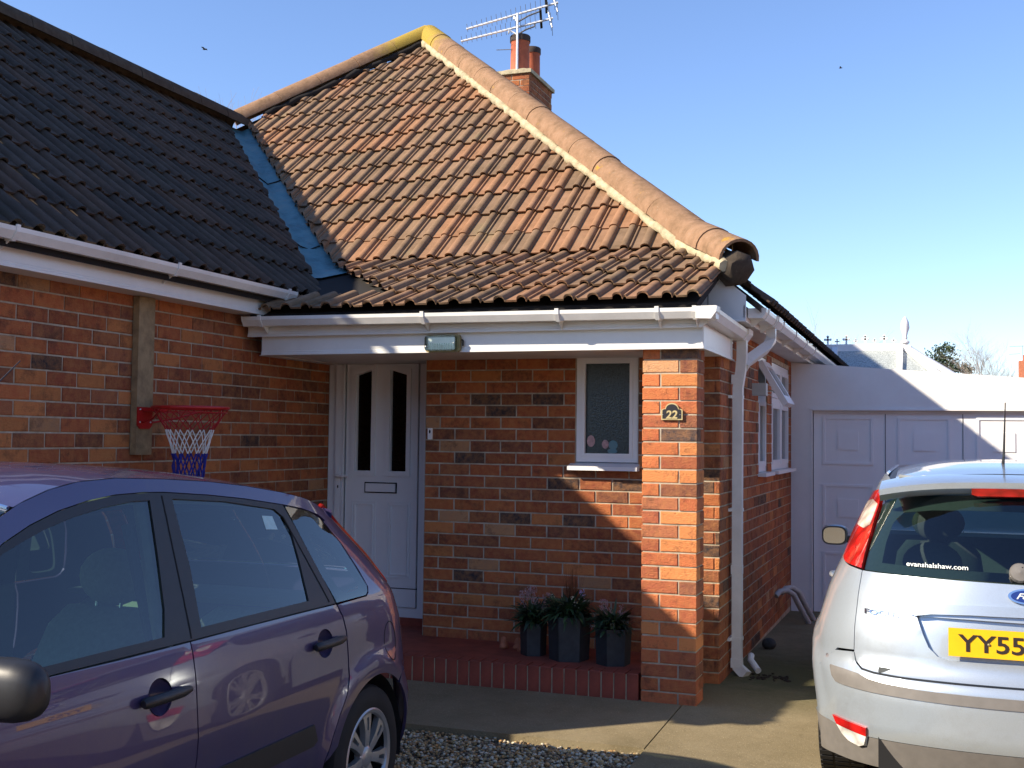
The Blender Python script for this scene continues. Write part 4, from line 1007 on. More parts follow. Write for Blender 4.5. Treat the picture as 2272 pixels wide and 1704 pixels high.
rd = [(-3.658, .955), (-3.3, .955), (-2.9, .952), (-2.712, .950), (-2.682, .90), (-2.668, .84), (-2.664, .74), (-2.655, .665)]+[p for p in arcp(wcR, RA+.075, 83, 168, 14)]+[(-2.88, .25), (-3.694, .25), (-3.658, .60)]
rd = [(-3.658, .955), (-3.3, .955), (-2.9, .952), (-2.712, .950), (-2.682, .90), (-2.668, .84), (-2.664, .74), (-2.668, .665), (-2.70, .60), (-2.755, .53), (-2.80, .46), (-2.84, .38), (-2.86, .25), (-3.694, .25), (-3.658, .60)]
doorsR = patch(S1, 'rear_door', fs1(rd), 'purple_paint', CAR1, holes=[fs1(hR, .05)])
for (cy, chh, drs) in ((-3.842, .822, doorsF), (-2.835, .820, doorsR)):
    for sd, dr in zip((1, -1), drs):
        s = PY0-cy; a0 = S1.a_of_s(s, chh); mb = MB(); nu, nv = 20, 6; vs = []
        for j in range(nv+1):
            r = 1-j/nv
            for i in range(nu):
                t = 2*PI*i/nu; vs.append(S1.pt(S1.a_of_s(s-.062*r*math.cos(t), chh), chh+.057*r*math.sin(t), -.002-.032*(1-r**2.2), sd))
        fs = [(j*nu+i, j*nu+(i+1) % nu, (j+1)*nu+(i+1) % nu, (j+1)*nu+i) for j in range(nv) for i in range(nu)]; part('handle_recess', mb.add(vs, fs), 'purple_paint', dr, smooth=60)
        mb = MB(); pts = []; rr = []
        for t in (-.105, -.095, -.06, 0, .05, .085, .125): pts.append(S1.pt(S1.a_of_s(s-t, chh-.0), chh+.004*0, .012+.012*math.cos(t*9), sd)); rr.append(.011 if abs(t) > .1 else .017)
        o = part('door_handle', mb.tube(pts, rr, 10), 'black_plastic', dr, smooth=60)
# quarter panel with the arch, behind the rear door
qp = [(-2.700, .948), (-2.45, .950), (-2.425, .962), (-2.412, .985), (-2.44, 1.06), (-2.50, 1.172), (-2.575, 1.262), (-2.545, 1.268), (-2.505, 1.305), (-2.46, 1.31), (-2.36, 1.235), (-2.26, 1.14), (-2.17, 1.04), (-2.09, .955), (-1.99, .90), (-1.945, .84), (-1.925, .64), (-2.12, .625), (-2.20, .605)]+[p for p in arcp(wcR, RA+.012, 125, 22, 22)]+[(-2.84, .37), (-2.795, .46), (-2.75, .53), (-2.694, .60), (-2.658, .665), (-2.654, .74), (-2.658, .84), (-2.672, .90)]
qpP = patch(S1, 'quarter_panel', fs1(qp), 'purple_paint', CAR1, step=.03)
# fuel flap (outline groove)
ff = [(-2.285+.055*math.cos(2*PI*k/30)*1.0, .745+.082*math.sin(2*PI*k/30)) for k in range(30)]
ffi = [(-2.285+.0515*math.cos(2*PI*k/30), .745+.0785*math.sin(2*PI*k/30)) for k in range(30)]
patch(S1, 'fuel_flap_gap', S1.fs(Y(ff), .05), 'dark_gap', CAR1, off=.0012, rim=.001, holes=[S1.fs(Y(ffi), .05)], sides=(1,))
# bumper (lower rear corner and tail)
bp_ = [(s, h) for s, h in []]
bump_s = [(-1.925, .633), (-2.12, .618), (-2.205, .597)]+[p for p in arcp(wcR, RA+.012, 128, 172, 14)]+[(-2.04, .20), (-1.95, .20)]
def tail(name, x0, x1, h0, h1, mat_, off=0, rim=.01, parent=CAR1, S=S1, sides=(1, -1)):
    n = 14; hs = [h0+(h1-h0)*i/n for i in range(n+1)]; L_ = [(S.a_of_x(x1, h), h) for h in hs]; R_ = [(S.a_of_x(x0, h), h) for h in hs[::-1]]
    return patch(S, name, L_+R_, mat_, parent, off=off, rim=rim, sides=sides)
bs = S1.fs(Y(bump_s), .03); ax0 = [(-S1.K*PI/2+.0005, .20), (-S1.K*PI/2+.0005, .633)]
bs2 = [p for p in bs]+[(-S1.K*PI/2+.0005, .20), (-S1.K*PI/2+.0005, .633)]
patch(S1, 'rear_bumper', bs2, 'purple_paint', CAR1)
# tail lamps climb the rear pillar
tl_o = [(-2.455, 1.315), (-2.355, 1.240), (-2.255, 1.145), (-2.165, 1.045), (-2.085, .960), (-1.985, .905), (-1.940, .845), (-1.925, .70), (-1.86, .70), (-1.875, .84), (-1.925, .95), (-2.03, 1.03), (-2.16, 1.16), (-2.27, 1.26), (-2.40, 1.325)]
tlp = [(PY0-y, h) for y, h in tl_o[:8]]; a_l = [(S1.a_of_s(s, h), h) for s, h in subdiv(tlp, .02, closed=False)]
a_r = [(a-.13-.06*max(0, min(1, (1.1-h)/.2)), h) for a, h in a_l][::-1]
patch(S1, 'tail_lamp', a_l+a_r, 'red_lens', CAR1, off=.012, rim=.03, step=.025)
# hatch between the lamps and rear glass
n = 18; hs = [.64+(1.0-.64)*i/n for i in range(n+1)]
K2 = -S1.K*PI/2+.0005
def ain(h): 
    c = min(a_r, key=lambda q: abs(q[1]-h)); return c[0]-.008 if h >= .70 else c[0]-.008
hatch = [(ain(h), h) for h in hs]+[(K2, 1.0), (K2, .64)]
patch(S1, 'hatch', hatch, 'purple_paint', CAR1)
hs = [1.004+(1.30-1.004)*i/n for i in range(n+1)]; patch(S1, 'rear_window', [(ain(h), h) for h in hs]+[(K2, 1.30), (K2, 1.004)], 'car_glass', CAR1, rim=.004)
# roof
dr_s = [PY0-y for y, _ in DRIP]; dr_h = [h for _, h in DRIP]
hr1 = lambda s: float(np.interp(s, dr_s, dr_h))
s0_, s1_ = PY0*-1*0+.64, 2.42; mb = MB(); nu, nv = 34, 18; vs = []
for i in range(nu+1):
    s = s0_+(s1_-s0_)*i/nu; h = hr1(s); xw, _ = S1.raw(S1.a_of_s(s, h), h); xw = min(xw, w1(h))
    for j in range(nv+1):
        q = -1+2*j/nv; vs.append(Vector((PX+q*(xw-.002), PY0-s+.03*(1-q*q)*0, PG+h+.002+.045*(1-abs(q)**2.6)+ (-.0)*q)))
part('roof_panel', mb.add(vs, [(i*(nv+1)+j, i*(nv+1)+j+1, (i+1)*(nv+1)+j+1, (i+1)*(nv+1)+j) for i in range(nu) for j in range(nv)]), 'purple_paint', CAR1, smooth=60)
# spoiler lip above the rear window
mb = MB(); vs = []; nv = 20; row = []
for j in range(nv+1):
    q = -1+2*j/nv; zt = hr1(s0_)+.002+.045*(1-abs(q)**2.6); xw = S1.w(hr1(s0_))*.97
    yb = PY0-s0_+.10*(1-abs(q)**4); vs += [Vector((PX+q*xw, PY0-s0_-.005, PG+zt)), Vector((PX+q*xw, yb, PG+zt-.022)), Vector((PX+q*xw, yb-.01, PG+zt-.045)), Vector((PX+q*xw, PY0-s0_+.0, PG+zt-.06))]
part('spoiler', mb.add(vs, [(j*4+k, (j+1)*4+k, (j+1)*4+(k+1) % 4, j*4+(k+1) % 4) for j in range(nv) for k in range(4)]), 'purple_paint', CAR1, smooth=50)
# windscreen and bonnet (ahead of the camera's view, but real)
mb = MB(); vs = []; nu, nv = 12, 16
for i in range(nu+1):
    s = 2.43+(3.12-2.43)*i/nu; h = hr1(s); xw = w1(h)-.01
    for j in range(nv+1):
        q = -1+2*j/nv; vs.append(Vector((PX+q*xw, PY0-s-.10*(1-q*q)*(i/nu), PG+h+.045*(1-abs(q)**2.6)*(1-i/nu*.5))))
part('windscreen', mb.add(vs, [(i*(nv+1)+j, i*(nv+1)+j+1, (i+1)*(nv+1)+j+1, (i+1)*(nv+1)+j) for i in range(nu) for j in range(nv)]), 'car_glass', CAR1, smooth=60)
part('windscreen_trim', MB().tube([Vector((PX+q*(w1(hr1(2.42))-.01), PY0-2.43, PG+hr1(2.42)+.048*(1-abs(q)**2.6))) for q in [i/10 for i in range(-10, 11)]], .006, 6), 'chrome', CAR1)
bh = interp([3.05, 3.2, 3.5, 3.75, 3.88, 3.92], [.985, .955, .87, .76, .62, .40], .05); bw = interp([3.05, 3.4, 3.7, 3.85, 3.92], [.80, .79, .72, .60, .45], .05)
mb = MB(); vs = []; nu, nv = 16, 20
for i in range(nu+1):
    s = 3.06+(3.92-3.06)*i/nu
    for j in range(nv+1):
        q = -1+2*j/nv; vs.append(Vector((PX+q*bw(s), PY0-s, PG+bh(s)+.05*(1-q*q)-.05)))
part('bonnet', mb.add(vs, [(i*(nv+1)+j, i*(nv+1)+j+1, (i+1)*(nv+1)+j+1, (i+1)*(nv+1)+j) for i in range(nu) for j in range(nv)]), 'purple_paint', CAR1, smooth=60)
for sd in (1, -1):
    mb = MB(); vs = []; nu = 24
    for i in range(nu+1):
        s = 3.00+(3.92-3.00)*i/nu; top = bh(max(s, 3.06))-.05; lo = .22; dx = math.hypot(s-3.12, 0)
        if abs(s-3.12) < .345: lo = max(lo, .285+math.sqrt(max(0, .345**2-(s-3.12)**2)))
        for t in range(6): vs.append(Vector((PX+sd*(bw(max(s, 3.06))+.03*math.sin(t/5*PI)+.005), PY0-s, PG+top+(lo-top)*t/5)))
    part('front_wing', mb.add(vs, [(i*6+t, i*6+t+1, (i+1)*6+t+1, (i+1)*6+t) for i in range(nu) for t in range(5)]), 'purple_paint', CAR1, smooth=60)
# dark trim around the side glass: belt strip, pillars, frames
gf = [(-3.622, 1.396), (-3.709, 1.397), (-3.851, 1.385), (-3.985, 1.366), (-4.112, 1.341), (-4.226, 1.310), (-4.312, 1.284), (-4.50, 1.17), (-4.66, 1.05), (-4.71, .998), (-4.427, .990), (-4.076, .990), (-3.776, .988), (-3.732, 1.065), (-3.674, 1.23)]
gr_ = [(-3.505, 1.396), (-3.206, 1.373), (-2.905, 1.330), (-2.865, 1.300), (-2.843, 1.250), (-2.862, 1.132), (-2.898, .988), (-3.316, .990), (-3.585, .990), (-3.534, 1.177)]
outer = [(p[0], p[1]-.003) for p in LOWR if p[0] < -2.80]
tr_o = [(-2.836, 1.340)]+outer[0:]+[(-4.80, .968), (-4.3, .966), (-3.66, .960), (-3.0, .958), (-2.712, .955), (-2.742, 1.06), (-2.79, 1.22)]
patch(S1, 'window_trim', fs1(tr_o), 'black_plastic', CAR1, off=-.001, holes=[fs1(gf), fs1(gr_)], rim=.012)
pl = [(-3.603, 1.404), (-3.556, 1.404), (-3.643, .99), (-3.70, .99)]
for nm, q in (('front_window', gf), ('rear_door_window', gr_)): patch(S1, nm, fs1(q), 'car_glass', CAR1, off=-.006, rim=.003)
patch(S1, 'pillar_gap', fs1([(-3.551, 1.408), (-3.556, 1.408), (-3.653, .965), (-3.648, .965)], .05), 'dark_gap', CAR1, off=.0005, rim=.001)
patch(S1, 'pillar_gap', fs1([(-2.868, 1.30), (-2.862, 1.30), (-2.752, .965), (-2.760, .965)], .05), 'dark_gap', CAR1, off=.0005, rim=.001)
# rear quarter glass with painted border
qg = [(-2.823, 1.337), (-2.664, 1.309), (-2.595, 1.277), (-2.51, 1.178), (-2.455, 1.07), (-2.419, .992), (-2.428, .968), (-2.453, .956), (-2.700, .956), (-2.742, 1.06)]
qi = [(-2.735, 1.225), (-2.67, 1.225), (-2.60, 1.18), (-2.525, 1.08), (-2.475, 1.0), (-2.49, .985), (-2.53, .982), (-2.62, .984), (-2.655, 1.02)]
patch(S1, 'quarter_window', fs1(qg), 'quarter_glass' if 'quarter_glass' in M else 'car_glass', CAR1, off=-.001, rim=.004)
patch(S1, 'window_border', fs1(qg), 'seat_dark', CAR1, off=-.007, rim=.001, holes=[S1.fs(Y(smooth_poly(qi)), .03)])
# rub strip, sills, arch liner
patch(S1, 'rub_strip', fs1([(-3.640, .535), (-3.640, .455), (-2.93, .455), (-2.90, .470), (-2.93, .535)]), 'bumper_dark' if 'bumper_dark' in M else 'black_plastic', CAR1, off=.010, rim=.010)
patch(S1, 'rub_strip', fs1([(-3.690, .535), (-3.690, .455), (-4.45, .455), (-4.48, .535)]), 'black_plastic', CAR1, off=.010, rim=.010)
patch(S1, 'sill', fs1([(-2.87, .245), (-4.53, .245), (-4.53, .17), (-2.87, .17)]), 'purple_paint', CAR1)
for sd in (1, -1):
    for cs, chh in WC1:
        mb = MB(); n = 28; vs = []
        for i in range(n+1):
            t = math.radians(-12+204*i/n); r = RA+.012
            for dx_ in (-.015, -.25): vs.append(Vector((PX+sd*(.815+dx_), PY0-(cs+r*math.cos(t)), PG+chh+r*math.sin(t))))
        part('arch_liner', mb.add(vs, [(i*2, i*2+1, i*2+3, i*2+2) for i in range(n)]), 'dark_gap', CAR1)
        mb = MB(); mb.box(PX+sd*.60-.01, PX+sd*.60+.01, PY0-cs-.36, PY0-cs+.36, PG+.1, PG+.66); part('arch_wall', mb, 'dark_gap', CAR1)
mb = MB(); mb.box(PX-.60, PX+.60, PY0-3.6, PY0-.15, PG+.16, PG+.34); part('floor_pan', mb, 'dark_gap', CAR1)
# inner door skins, parcel shelf, dash
for sd in (1, -1):
    mb = MB(); mb.box(PX+sd*.765-.012, PX+sd*.765+.012, PY0-2.95, PY0-.95, PG+.3, PG+.955); part('door_card', mb, 'interior_grey', CAR1)
mb = MB(); mb.box(PX-.62, PX+.62, PY0-.78, PY0-.40, PG+.90, PG+.92); part('parcel_shelf', mb, 'interior_grey', CAR1)
mb = MB(); mb.box(PX-.70, PX+.70, PY0-3.0, PY0-2.62, PG+.62, PG+.97); part('dashboard', mb, 'interior_grey', CAR1)
mb = MB(); vs = []
for i in range(13):
    s = .66+(2.40-.66)*i/12; h = hr1(s); xw = w1(h)-.03
    for j in range(9):
        q = -1+j/4; vs.append(Vector((PX+q*xw, PY0-s, PG+h-.03+.035*(1-q*q))))
part('headlining', mb.add(vs, [(i*9+j, i*9+j+1, (i+1)*9+j+1, (i+1)*9+j) for i in range(12) for j in range(8)]), 'interior_light', CAR1)
seat(CAR1, PX+.36, PY0-1.93, PG, -1, 'seat_fabric', .50, .56); seat(CAR1, PX-.36, PY0-1.93, PG, -1, 'seat_fabric', .50, .56)
seat(CAR1, PX+.34, PY0-.95, PG, -1, 'seat_fabric', .60, .42, False); seat(CAR1, PX-.34, PY0-.95, PG, -1, 'seat_fabric', .60, .42, False)
part('steering_wheel', MB().ring((PX-.36, PY0-2.52, PG+.80), .18, .014, (1, 0, 0), (0, -.4, .9), 28, 8), 'black_plastic', CAR1, smooth=60)
for sd in (1, -1):
    mb = MB(); mb.tube([S1.pt(S1.a_of_s(PY0*0+(-1.80+3.60), 1.40), 1.40, -.05, sd), S1.pt(S1.a_of_s(1.93, .95), .95, -.05, sd)], .03, 8); part('inner_pillar', mb, 'interior_light', CAR1)
    mb = MB(); mb.tube([S1.pt(S1.a_of_s(1.87, 1.35), 1.35, -.08, sd), S1.pt(S1.a_of_s(1.90, .80), .80, -.10, sd)], .018, 6); part('seat_belt', mb, 'seat_dark', CAR1)
patch(S1, 'window_sticker', fs1([(-3.0, 1.312), (-2.931, 1.306), (-2.927, 1.256), (-3.005, 1.262)], .05), 'sticker', CAR1, off=-.005, rim=.0005, sides=(1,))
# hatch hinge seen through the quarter glass
part('hatch_catch', MB().obox((PX+.54, -2.565, PG+1.268), (.02, 0, 0), (0, .035, -.012), (0, .008, .022)), 'interior_light', CAR1)
# door mirror, aerial, wheels
for sd in (1, -1):
    mb = MB(); vs = []; nu, nv = 20, 12
    for j in range(nv+1):
        t = PI*j/nv
        for i in range(nu):
            a = 2*PI*i/nu; e_ = lambda v, p_: math.copysign(abs(v)**p_, v)
            vs.append((PX+sd*(.955+.115*e_(math.cos(t), .7)), -4.60-.0+.055*e_(math.sin(t)*math.cos(a), .8), PG+1.005+.075*e_(math.sin(t)*math.sin(a), .75)))
    mm_ = part('door_mirror', mb.add(vs, [(j*nu+i, (j+1)*nu+i, (j+1)*nu+(i+1) % nu, j*nu+(i+1) % nu) for j in range(nv) for i in range(nu)]), 'black_plastic', CAR1, smooth=60)
    part('mirror_foot', MB().obox((PX+sd*.85, -4.62, PG+.985), (.06, 0, 0), (0, .03, 0), (0, 0, .02)), 'black_plastic', mm_)
    for cs, chh in WC1: wheel(CAR1, (PX+sd*.735, PY0-cs, PG+.29), sd, .292, .175, .192, 'cap')
part('roof_aerial', MB().tube([(PX, -4.02, PG+1.505), (PX+.02, -3.87, PG+1.63), (PX+.05, -3.62, PG+1.86)], [.008, .004, .002], 6), 'black_plastic', CAR1)

# ================================================================= silver hatchback (faces +Y, we see its tail)
FX, FY0, FG = 1.70, -1.64, -.105
CAR2 = thing('parked_car', 'pale silver hatchback facing the white garage, its yellow number plate towards us', 'car', (FX, FY0+2, FG))
w2 = interp([0, .16, .33, .40, .53, .64, .73, .84, .92, 1.015, 1.16, 1.26, 1.335, 1.38, 1.42, 1.47, 1.52], [.90, .912, .908, .912, .922, .928, .920, .888, .864, .822, .758, .712, .672, .655, .635, .585, .50], .05)
sr2 = interp([.10, .20, .30, .36, .50, .575, .60, .625, .70, .80, .92, 1.01, 1.10, 1.20, 1.30, 1.36, 1.40, 1.45, 1.55], [.10, .055, .02, .0, .0, .012, .035, .06, .066, .078, .105, .135, .19, .265, .345, .385, .40, .50, .9], .018)
WC2 = [(.76, .31), (3.40, .31)]
def ex2(s, h):
    v = 0
    for cs, chh in WC2:
        r = math.hypot(s-cs, h-chh)
        if r < .55 and h < .75:
            k = max(0, min(1, (.47-r)/.08)); v += .016*k*k*(3-2*k)
    return v
S2 = Shell(FX, FY0, 1, FG, w2, sr2, .62, 2.5, ex2); S2.K = .95
KC = -S2.K*PI/2+.0008
X = lambda l: [(FX-x, h) for x, h in l]
fx2 = lambda l, st=.03: S2.fx(X(l), st)
def wrap(l, st=.03): return fx2(l, st)
# tail lamps
tl2 = [(1.077, 1.362), (1.030, 1.337), (.991, 1.268), (.946, 1.160), (.913, 1.047), (.918, 1.034), (.940, 1.024), (1.004, 1.016), (1.028, 1.131), (1.052, 1.22), (1.072, 1.295)]
lamp = patch(S2, 'tail_lamp', wrap(tl2), 'red_lens', CAR2, off=.010, rim=.02, step=.025)
patch(S2, 'reversing_lens', wrap([(1.013, 1.296), (1.043, 1.309), (1.066, 1.292), (1.055, 1.255), (1.036, 1.200), (1.006, 1.180), (.972, 1.190)]), 'clear_lens', CAR2, off=.013, rim=.003, step=.02)
# rear glass with its dark border, wraps to the lamps
gl2 = [(1.012, 1.016), (1.036, 1.131), (1.060, 1.22), (1.080, 1.298), (1.135, 1.328), (1.243, 1.352), (1.45, 1.362), (1.6992, 1.364), (1.6992, 1.008), (1.45, 1.012), (1.2, 1.014)]
gi2 = [(1.085, 1.055), (1.100, 1.14), (1.128, 1.225), (1.175, 1.275), (1.30, 1.292), (1.45, 1.298), (1.6985, 1.298), (1.6985, 1.048), (1.30, 1.052)]
patch(S2, 'rear_window', wrap(gl2), 'car_glass', CAR2, off=-.002, rim=.004)
patch(S2, 'window_border', wrap(gl2), 'seat_dark', CAR2, off=-.008, rim=.001, holes=[S2.fx(X(gi2), .03)])
# hatch lower panel with plate recess
rec = [(1.236, .850), (1.262, .775), (1.284, .725), (1.319, .690), (1.371, .679), (1.50, .680), (1.6982, .683), (1.6982, .850), (1.45, .852)]
hl = [(1.004, 1.010), (.990, .909), (.977, .772), (.975, .665), (.985, .625), (1.012, .604), (1.06, .598), (1.168, .595), (1.6992, .598), (1.6992, 1.002), (1.45, 1.006), (1.2, 1.009)]
hp = patch(S2, 'hatch', wrap(hl), 'silver_paint', CAR2, holes=[S2.fx(X(rec), .03)], rim=.02)
patch(S2, 'plate_recess', wrap([(x-.004 if x < 1.5 else x, h+(.004 if h > .8 else -.004)) for x, h in rec]), 'silver_paint', CAR2, off=-.022, rim=.001)
hbar = [(1.196, .872), (1.215, .888), (1.29, .900), (1.45, .908), (1.6992, .912), (1.6992, .872), (1.45, .868), (1.30, .860), (1.236, .848), (1.205, .856)]
patch(S2, 'hatch_handle', wrap(hbar), 'silver_paint', CAR2, off=.018, rim=.022, step=.02)
# quarter panel behind the lamp, side and wheel arch
qh = [(.972, .672), (.974, .772), (.987, .909), (1.001, 1.010), (.936, 1.020), (.914, 1.030), (.908, 1.045), (.941, 1.160), (.986, 1.268), (1.026, 1.340), (1.070, 1.368), (1.074, 1.380)]
qa = [(S2.a_of_x(FX-x, h), h) for x, h in subdiv(qh, .02, closed=False)]
side_t = [(1.15, 1.440), (1.9, 1.462), (2.0, 1.40), (1.2, 1.36), (.95, 1.25), (.86, 1.06), (.92, .98), (1.25, .97)]
side_p = [(1.25, .97), (1.26, .60)]
arc2 = [(WC2[0][0]+.36*math.cos(math.radians(t)), WC2[0][1]+.36*math.sin(math.radians(t))) for t in range(8, 150, 7)]
low = [(1.26, .60), (1.20, .36)]+arc2+[(.30, .665)]
poly_s = [(.62, 1.395), (.80, 1.425), (1.15, 1.448), (1.13, 1.37), (.93, 1.26), (.86, 1.06), (.92, .985), (1.25, .975)]+low
qb = [(S2.a_of_s(s, h), h) for s, h in subdiv(poly_s, .03, closed=False)]
patch(S2, 'quarter_panel', qa+qb, 'silver_paint', CAR2, rim=.012)
# doors and side glass
for nm, s0d, s1d in (('rear_door', 1.262, 2.10), ('front_door', 2.108, 3.12)):
    dd = patch(S2, nm, S2.fs([(s0d, .97), (s0d, .24), (s1d, .24), (s1d, .96)], .05), 'silver_paint', CAR2)
    for sd, d_0 in zip((1, -1), dd):
        pts = [S2.pt(S2.a_of_s(s0d+.08+t, .86), .86, .008+.035*math.sin(PI*min(1, max(0, t/.20))), sd) for t in (0, .03, .06, .12, .17, .20)]
        part('door_handle', MB().tube(pts, .013, 10), 'silver_paint', d_0, smooth=60)
    patch(S2, nm.replace('door', 'door_window'), S2.fs([(s0d+.02, .99), (s1d-.02, .985), (s1d-.05 if s1d < 3 else 2.75, 1.37 if s1d < 3 else 1.28), (s0d+.1, 1.37)], .05), 'car_glass', CAR2, off=-.004, rim=.003)
patch(S2, 'quarter_window', S2.fs([(.90, 1.06), (.96, 1.0), (1.25, .99), (1.25, 1.35), (1.15, 1.355), (.96, 1.24)], .04), 'car_glass', CAR2, off=-.003, rim=.003)
patch(S2, 'window_trim', S2.fs([(1.13, 1.385), (1.25, 1.382), (2.1, 1.40), (2.75, 1.34), (3.2, 1.0), (3.15, .975), (2.0, .98), (1.255, .98), (1.253, 1.36), (1.15, 1.362)], .05), 'black_plastic', CAR2, off=-.012, rim=.001, holes=[S2.fs([(1.30, 1.0), (3.0, .995), (2.7, 1.30), (2.1, 1.365), (1.32, 1.355)], .05)])
patch(S2, 'cant_rail', S2.fs([(1.16, 1.448), (1.15, 1.372), (1.26, 1.372), (2.10, 1.40), (2.75, 1.32), (3.25, .97), (3.35, .985), (2.85, 1.36), (2.15, 1.462)], .05), 'silver_paint', CAR2, off=0)
# bumper with grey rub strip, reflectors, lower grey valance
bt = [(.972, .664), (.982, .618), (1.008, .597), (1.06, .590), (1.168, .587), (1.6992, .590)]
bta = [(S2.a_of_x(FX-x, h), h) for x, h in subdiv(bt, .03, closed=False)]
arcb = [(WC2[0][0]+.36*math.cos(math.radians(t)), WC2[0][1]+.36*math.sin(math.radians(t))) for t in range(142, 192, 7)]
btop = [(S2.a_of_s(s, h), h) for s, h in [(.33, .650), (.24, .662), (.16, .664)]]
bb = [(S2.a_of_s(s, h), h) for s, h in arcb if h > .25][::-1]
strip = [(.868, .583), (.872, .588), (.93, .586), (.996, .580), (1.038, .567), (1.10, .560), (1.244, .553), (1.45, .552), (1.6985, .553), (1.6985, .509), (1.45, .509), (1.243, .511), (1.05, .514), (.937, .519), (.897, .524), (.878, .545)]
lowl = [(KC, .325), (S2.a_of_x(.46, .322), .322), (S2.a_of_x(.665, .318), .318), (S2.a_of_x(.672, .27), .27), (S2.a_of_x(.745, .272), .272), (S2.a_of_x(.81, .334), .334), (S2.a_of_x(.895, .355), .355)]
bump_poly = bta+lowl+[(p[0], p[1]) for p in bb if p[1] > .365]+btop[::1]
refl_o = [(.884, .378), (1.036, .362), (1.036, .300), (1.024, .274), (1.000, .264), (.952, .278), (.922, .306)]
patch(S2, 'rear_bumper', bump_poly, 'silver_paint', CAR2, holes=[S2.fx(X(strip), .03)], step=.025)
patch(S2, 'bumper_strip', wrap(strip), 'bumper_grey', CAR2, off=.006, rim=.014, step=.02)
patch(S2, 'reflector', wrap([(.887, .375), (1.033, .360), (1.033, .322), (.905, .341)]), 'red_lens', CAR2, off=.012, rim=.012, step=.02)
patch(S2, 'fog_lens', wrap([(.906, .339), (1.033, .320), (1.024, .280), (1.003, .268), (.958, .281), (.928, .305)]), 'white_lens', CAR2, off=.012, rim=.012, step=.02)
va0 = [(KC, .322), (S2.a_of_x(.46, .319), .319), (S2.a_of_x(.665, .315), .315), (S2.a_of_x(.672, .262), .262), (S2.a_of_x(.745, .266), .266), (S2.a_of_x(.80, .331), .331), (S2.a_of_x(.893, .352), .352)]+[(p[0], p[1]) for p in bb[::-1] if p[1] < .365][:0]+[(S2.a_of_s(.36, .30), .30), (S2.a_of_s(.40, .20), .20), (S2.a_of_x(.80, .19), .19), (KC, .185)]
va = [(KC, .321), (S2.a_of_x(.46, .318), .318), (S2.a_of_x(.662, .314), .314), (S2.a_of_x(.672, .262), .262), (S2.a_of_x(.745, .266), .266), (S2.a_of_x(.80, .331), .331), (S2.a_of_x(.893, .352), .352)]+[(a, h) for a, h in [(S2.a_of_s(s, h), h) for s, h in arcb[::-1]] if h < .35 and h > .20]+[(S2.a_of_s(.42, .19), .19), (S2.a_of_s(.25, .185), .185), (KC, .185)]

patch(S2, 'valance', va, 'bumper_grey', CAR2, off=-.001, rim=.02)
# bumper shelf under the hatch
patch(S2, 'hatch_seal', wrap([(.968, .70), (.966, .64), (.985, .595), (1.05, .578), (1.6992, .575), (1.6992, .61), (1.05, .615), (1.0, .64), (.985, .70)]), 'dark_gap', CAR2, off=-.014, rim=.002)
# number plate and lettering on the tail
def tail_pt(x, h, off): return S2.pt(S2.a_of_x(FX-x, h), h, off, -1)
mb = MB(); yp = FY0+.062; mb.obox((FX-.075, yp, FG+.762), (.262, 0, 0), (0, .006, 0), (0, .003, .0575)); pn = part('number_plate', mb, 'plate_yellow', CAR2)
text_part('plate_lettering', 'YY55', .098, .0008, (FX-.075-.225, yp-.0095, FG+.728), (1, 0, 0), (0, .05, 1), 'plate_ink', pn, bold=.0015, fit=.255, spacing=1.0)
part('plate_screw', MB().ell((FX-.075-.105, yp-.009, FG+.76), .006, .003, .006), 'brass_old', pn)
def tail_text(nm, s, size, dep, x0, h0, wd, off, mat_, bold=0):
    me = text_mesh(s, size, dep, 0, bold); co = np.array([v.co[:] for v in me.vertices]); k = wd/(co[:, 0].max()-co[:, 0].min()); m0 = co[:, 0].min(); o_ = org(CAR2)
    for v, c in zip(me.vertices, co): v.co = tail_pt(x0+(float(c[0])-m0)*k, h0+float(c[1]), off+float(c[2]))-o_
    me.materials.clear(); me.materials.append(M[mat_]); return obj(nm, me, CAR2)
q0 = tail_pt(1.020, .838, .004); q1 = tail_pt(1.168, .838, .004)
tail_text('model_lettering', 'FOCUS', .029, .0012, 1.020, .834, .148, .003, 'chrome', .0008)
q0 = tail_pt(1.195, 1.052, .003); q1 = tail_pt(1.445, 1.056, .003)
tail_text('window_lettering', 'evanshalshaw.com', .027, .0003, 1.195, 1.050, .250, .002, 'white_print', .0003)
bc = Vector((FX-.022, S2.pt(S2.a_of_x(.02, .956), .956, .006, -1).y, FG+.957)); upb = Vector((0, .28, 1)).normalized(); nb = Vector((1, 0, 0)).cross(upb)
def disc(mb, c, rx, ry, th, n=40):
    vs = [c+Vector((1, 0, 0))*(rx*math.cos(2*PI*i/n))+upb*(ry*math.sin(2*PI*i/n)) for i in range(n)]; vs2 = [v+nb*th for v in vs]
    return mb.add(vs+vs2, [tuple(range(n-1, -1, -1)), tuple(range(n, 2*n))]+[(i, (i+1) % n, (i+1) % n+n, i+n) for i in range(n)])
bd = part('badge', disc(MB(), bc, .082, .033, .010), 'chrome', CAR2); part('badge_face', disc(MB(), bc, .071, .026, .0115), 'badge_blue', bd)
text_part('badge_script', 'Ford', .034, .0006, bc+nb*.0125+Vector((-.050, 0, 0))-upb*.011, (1, 0, 0), upb, 'white_print', bd, shear=.45, fit=.098, bold=.0006)
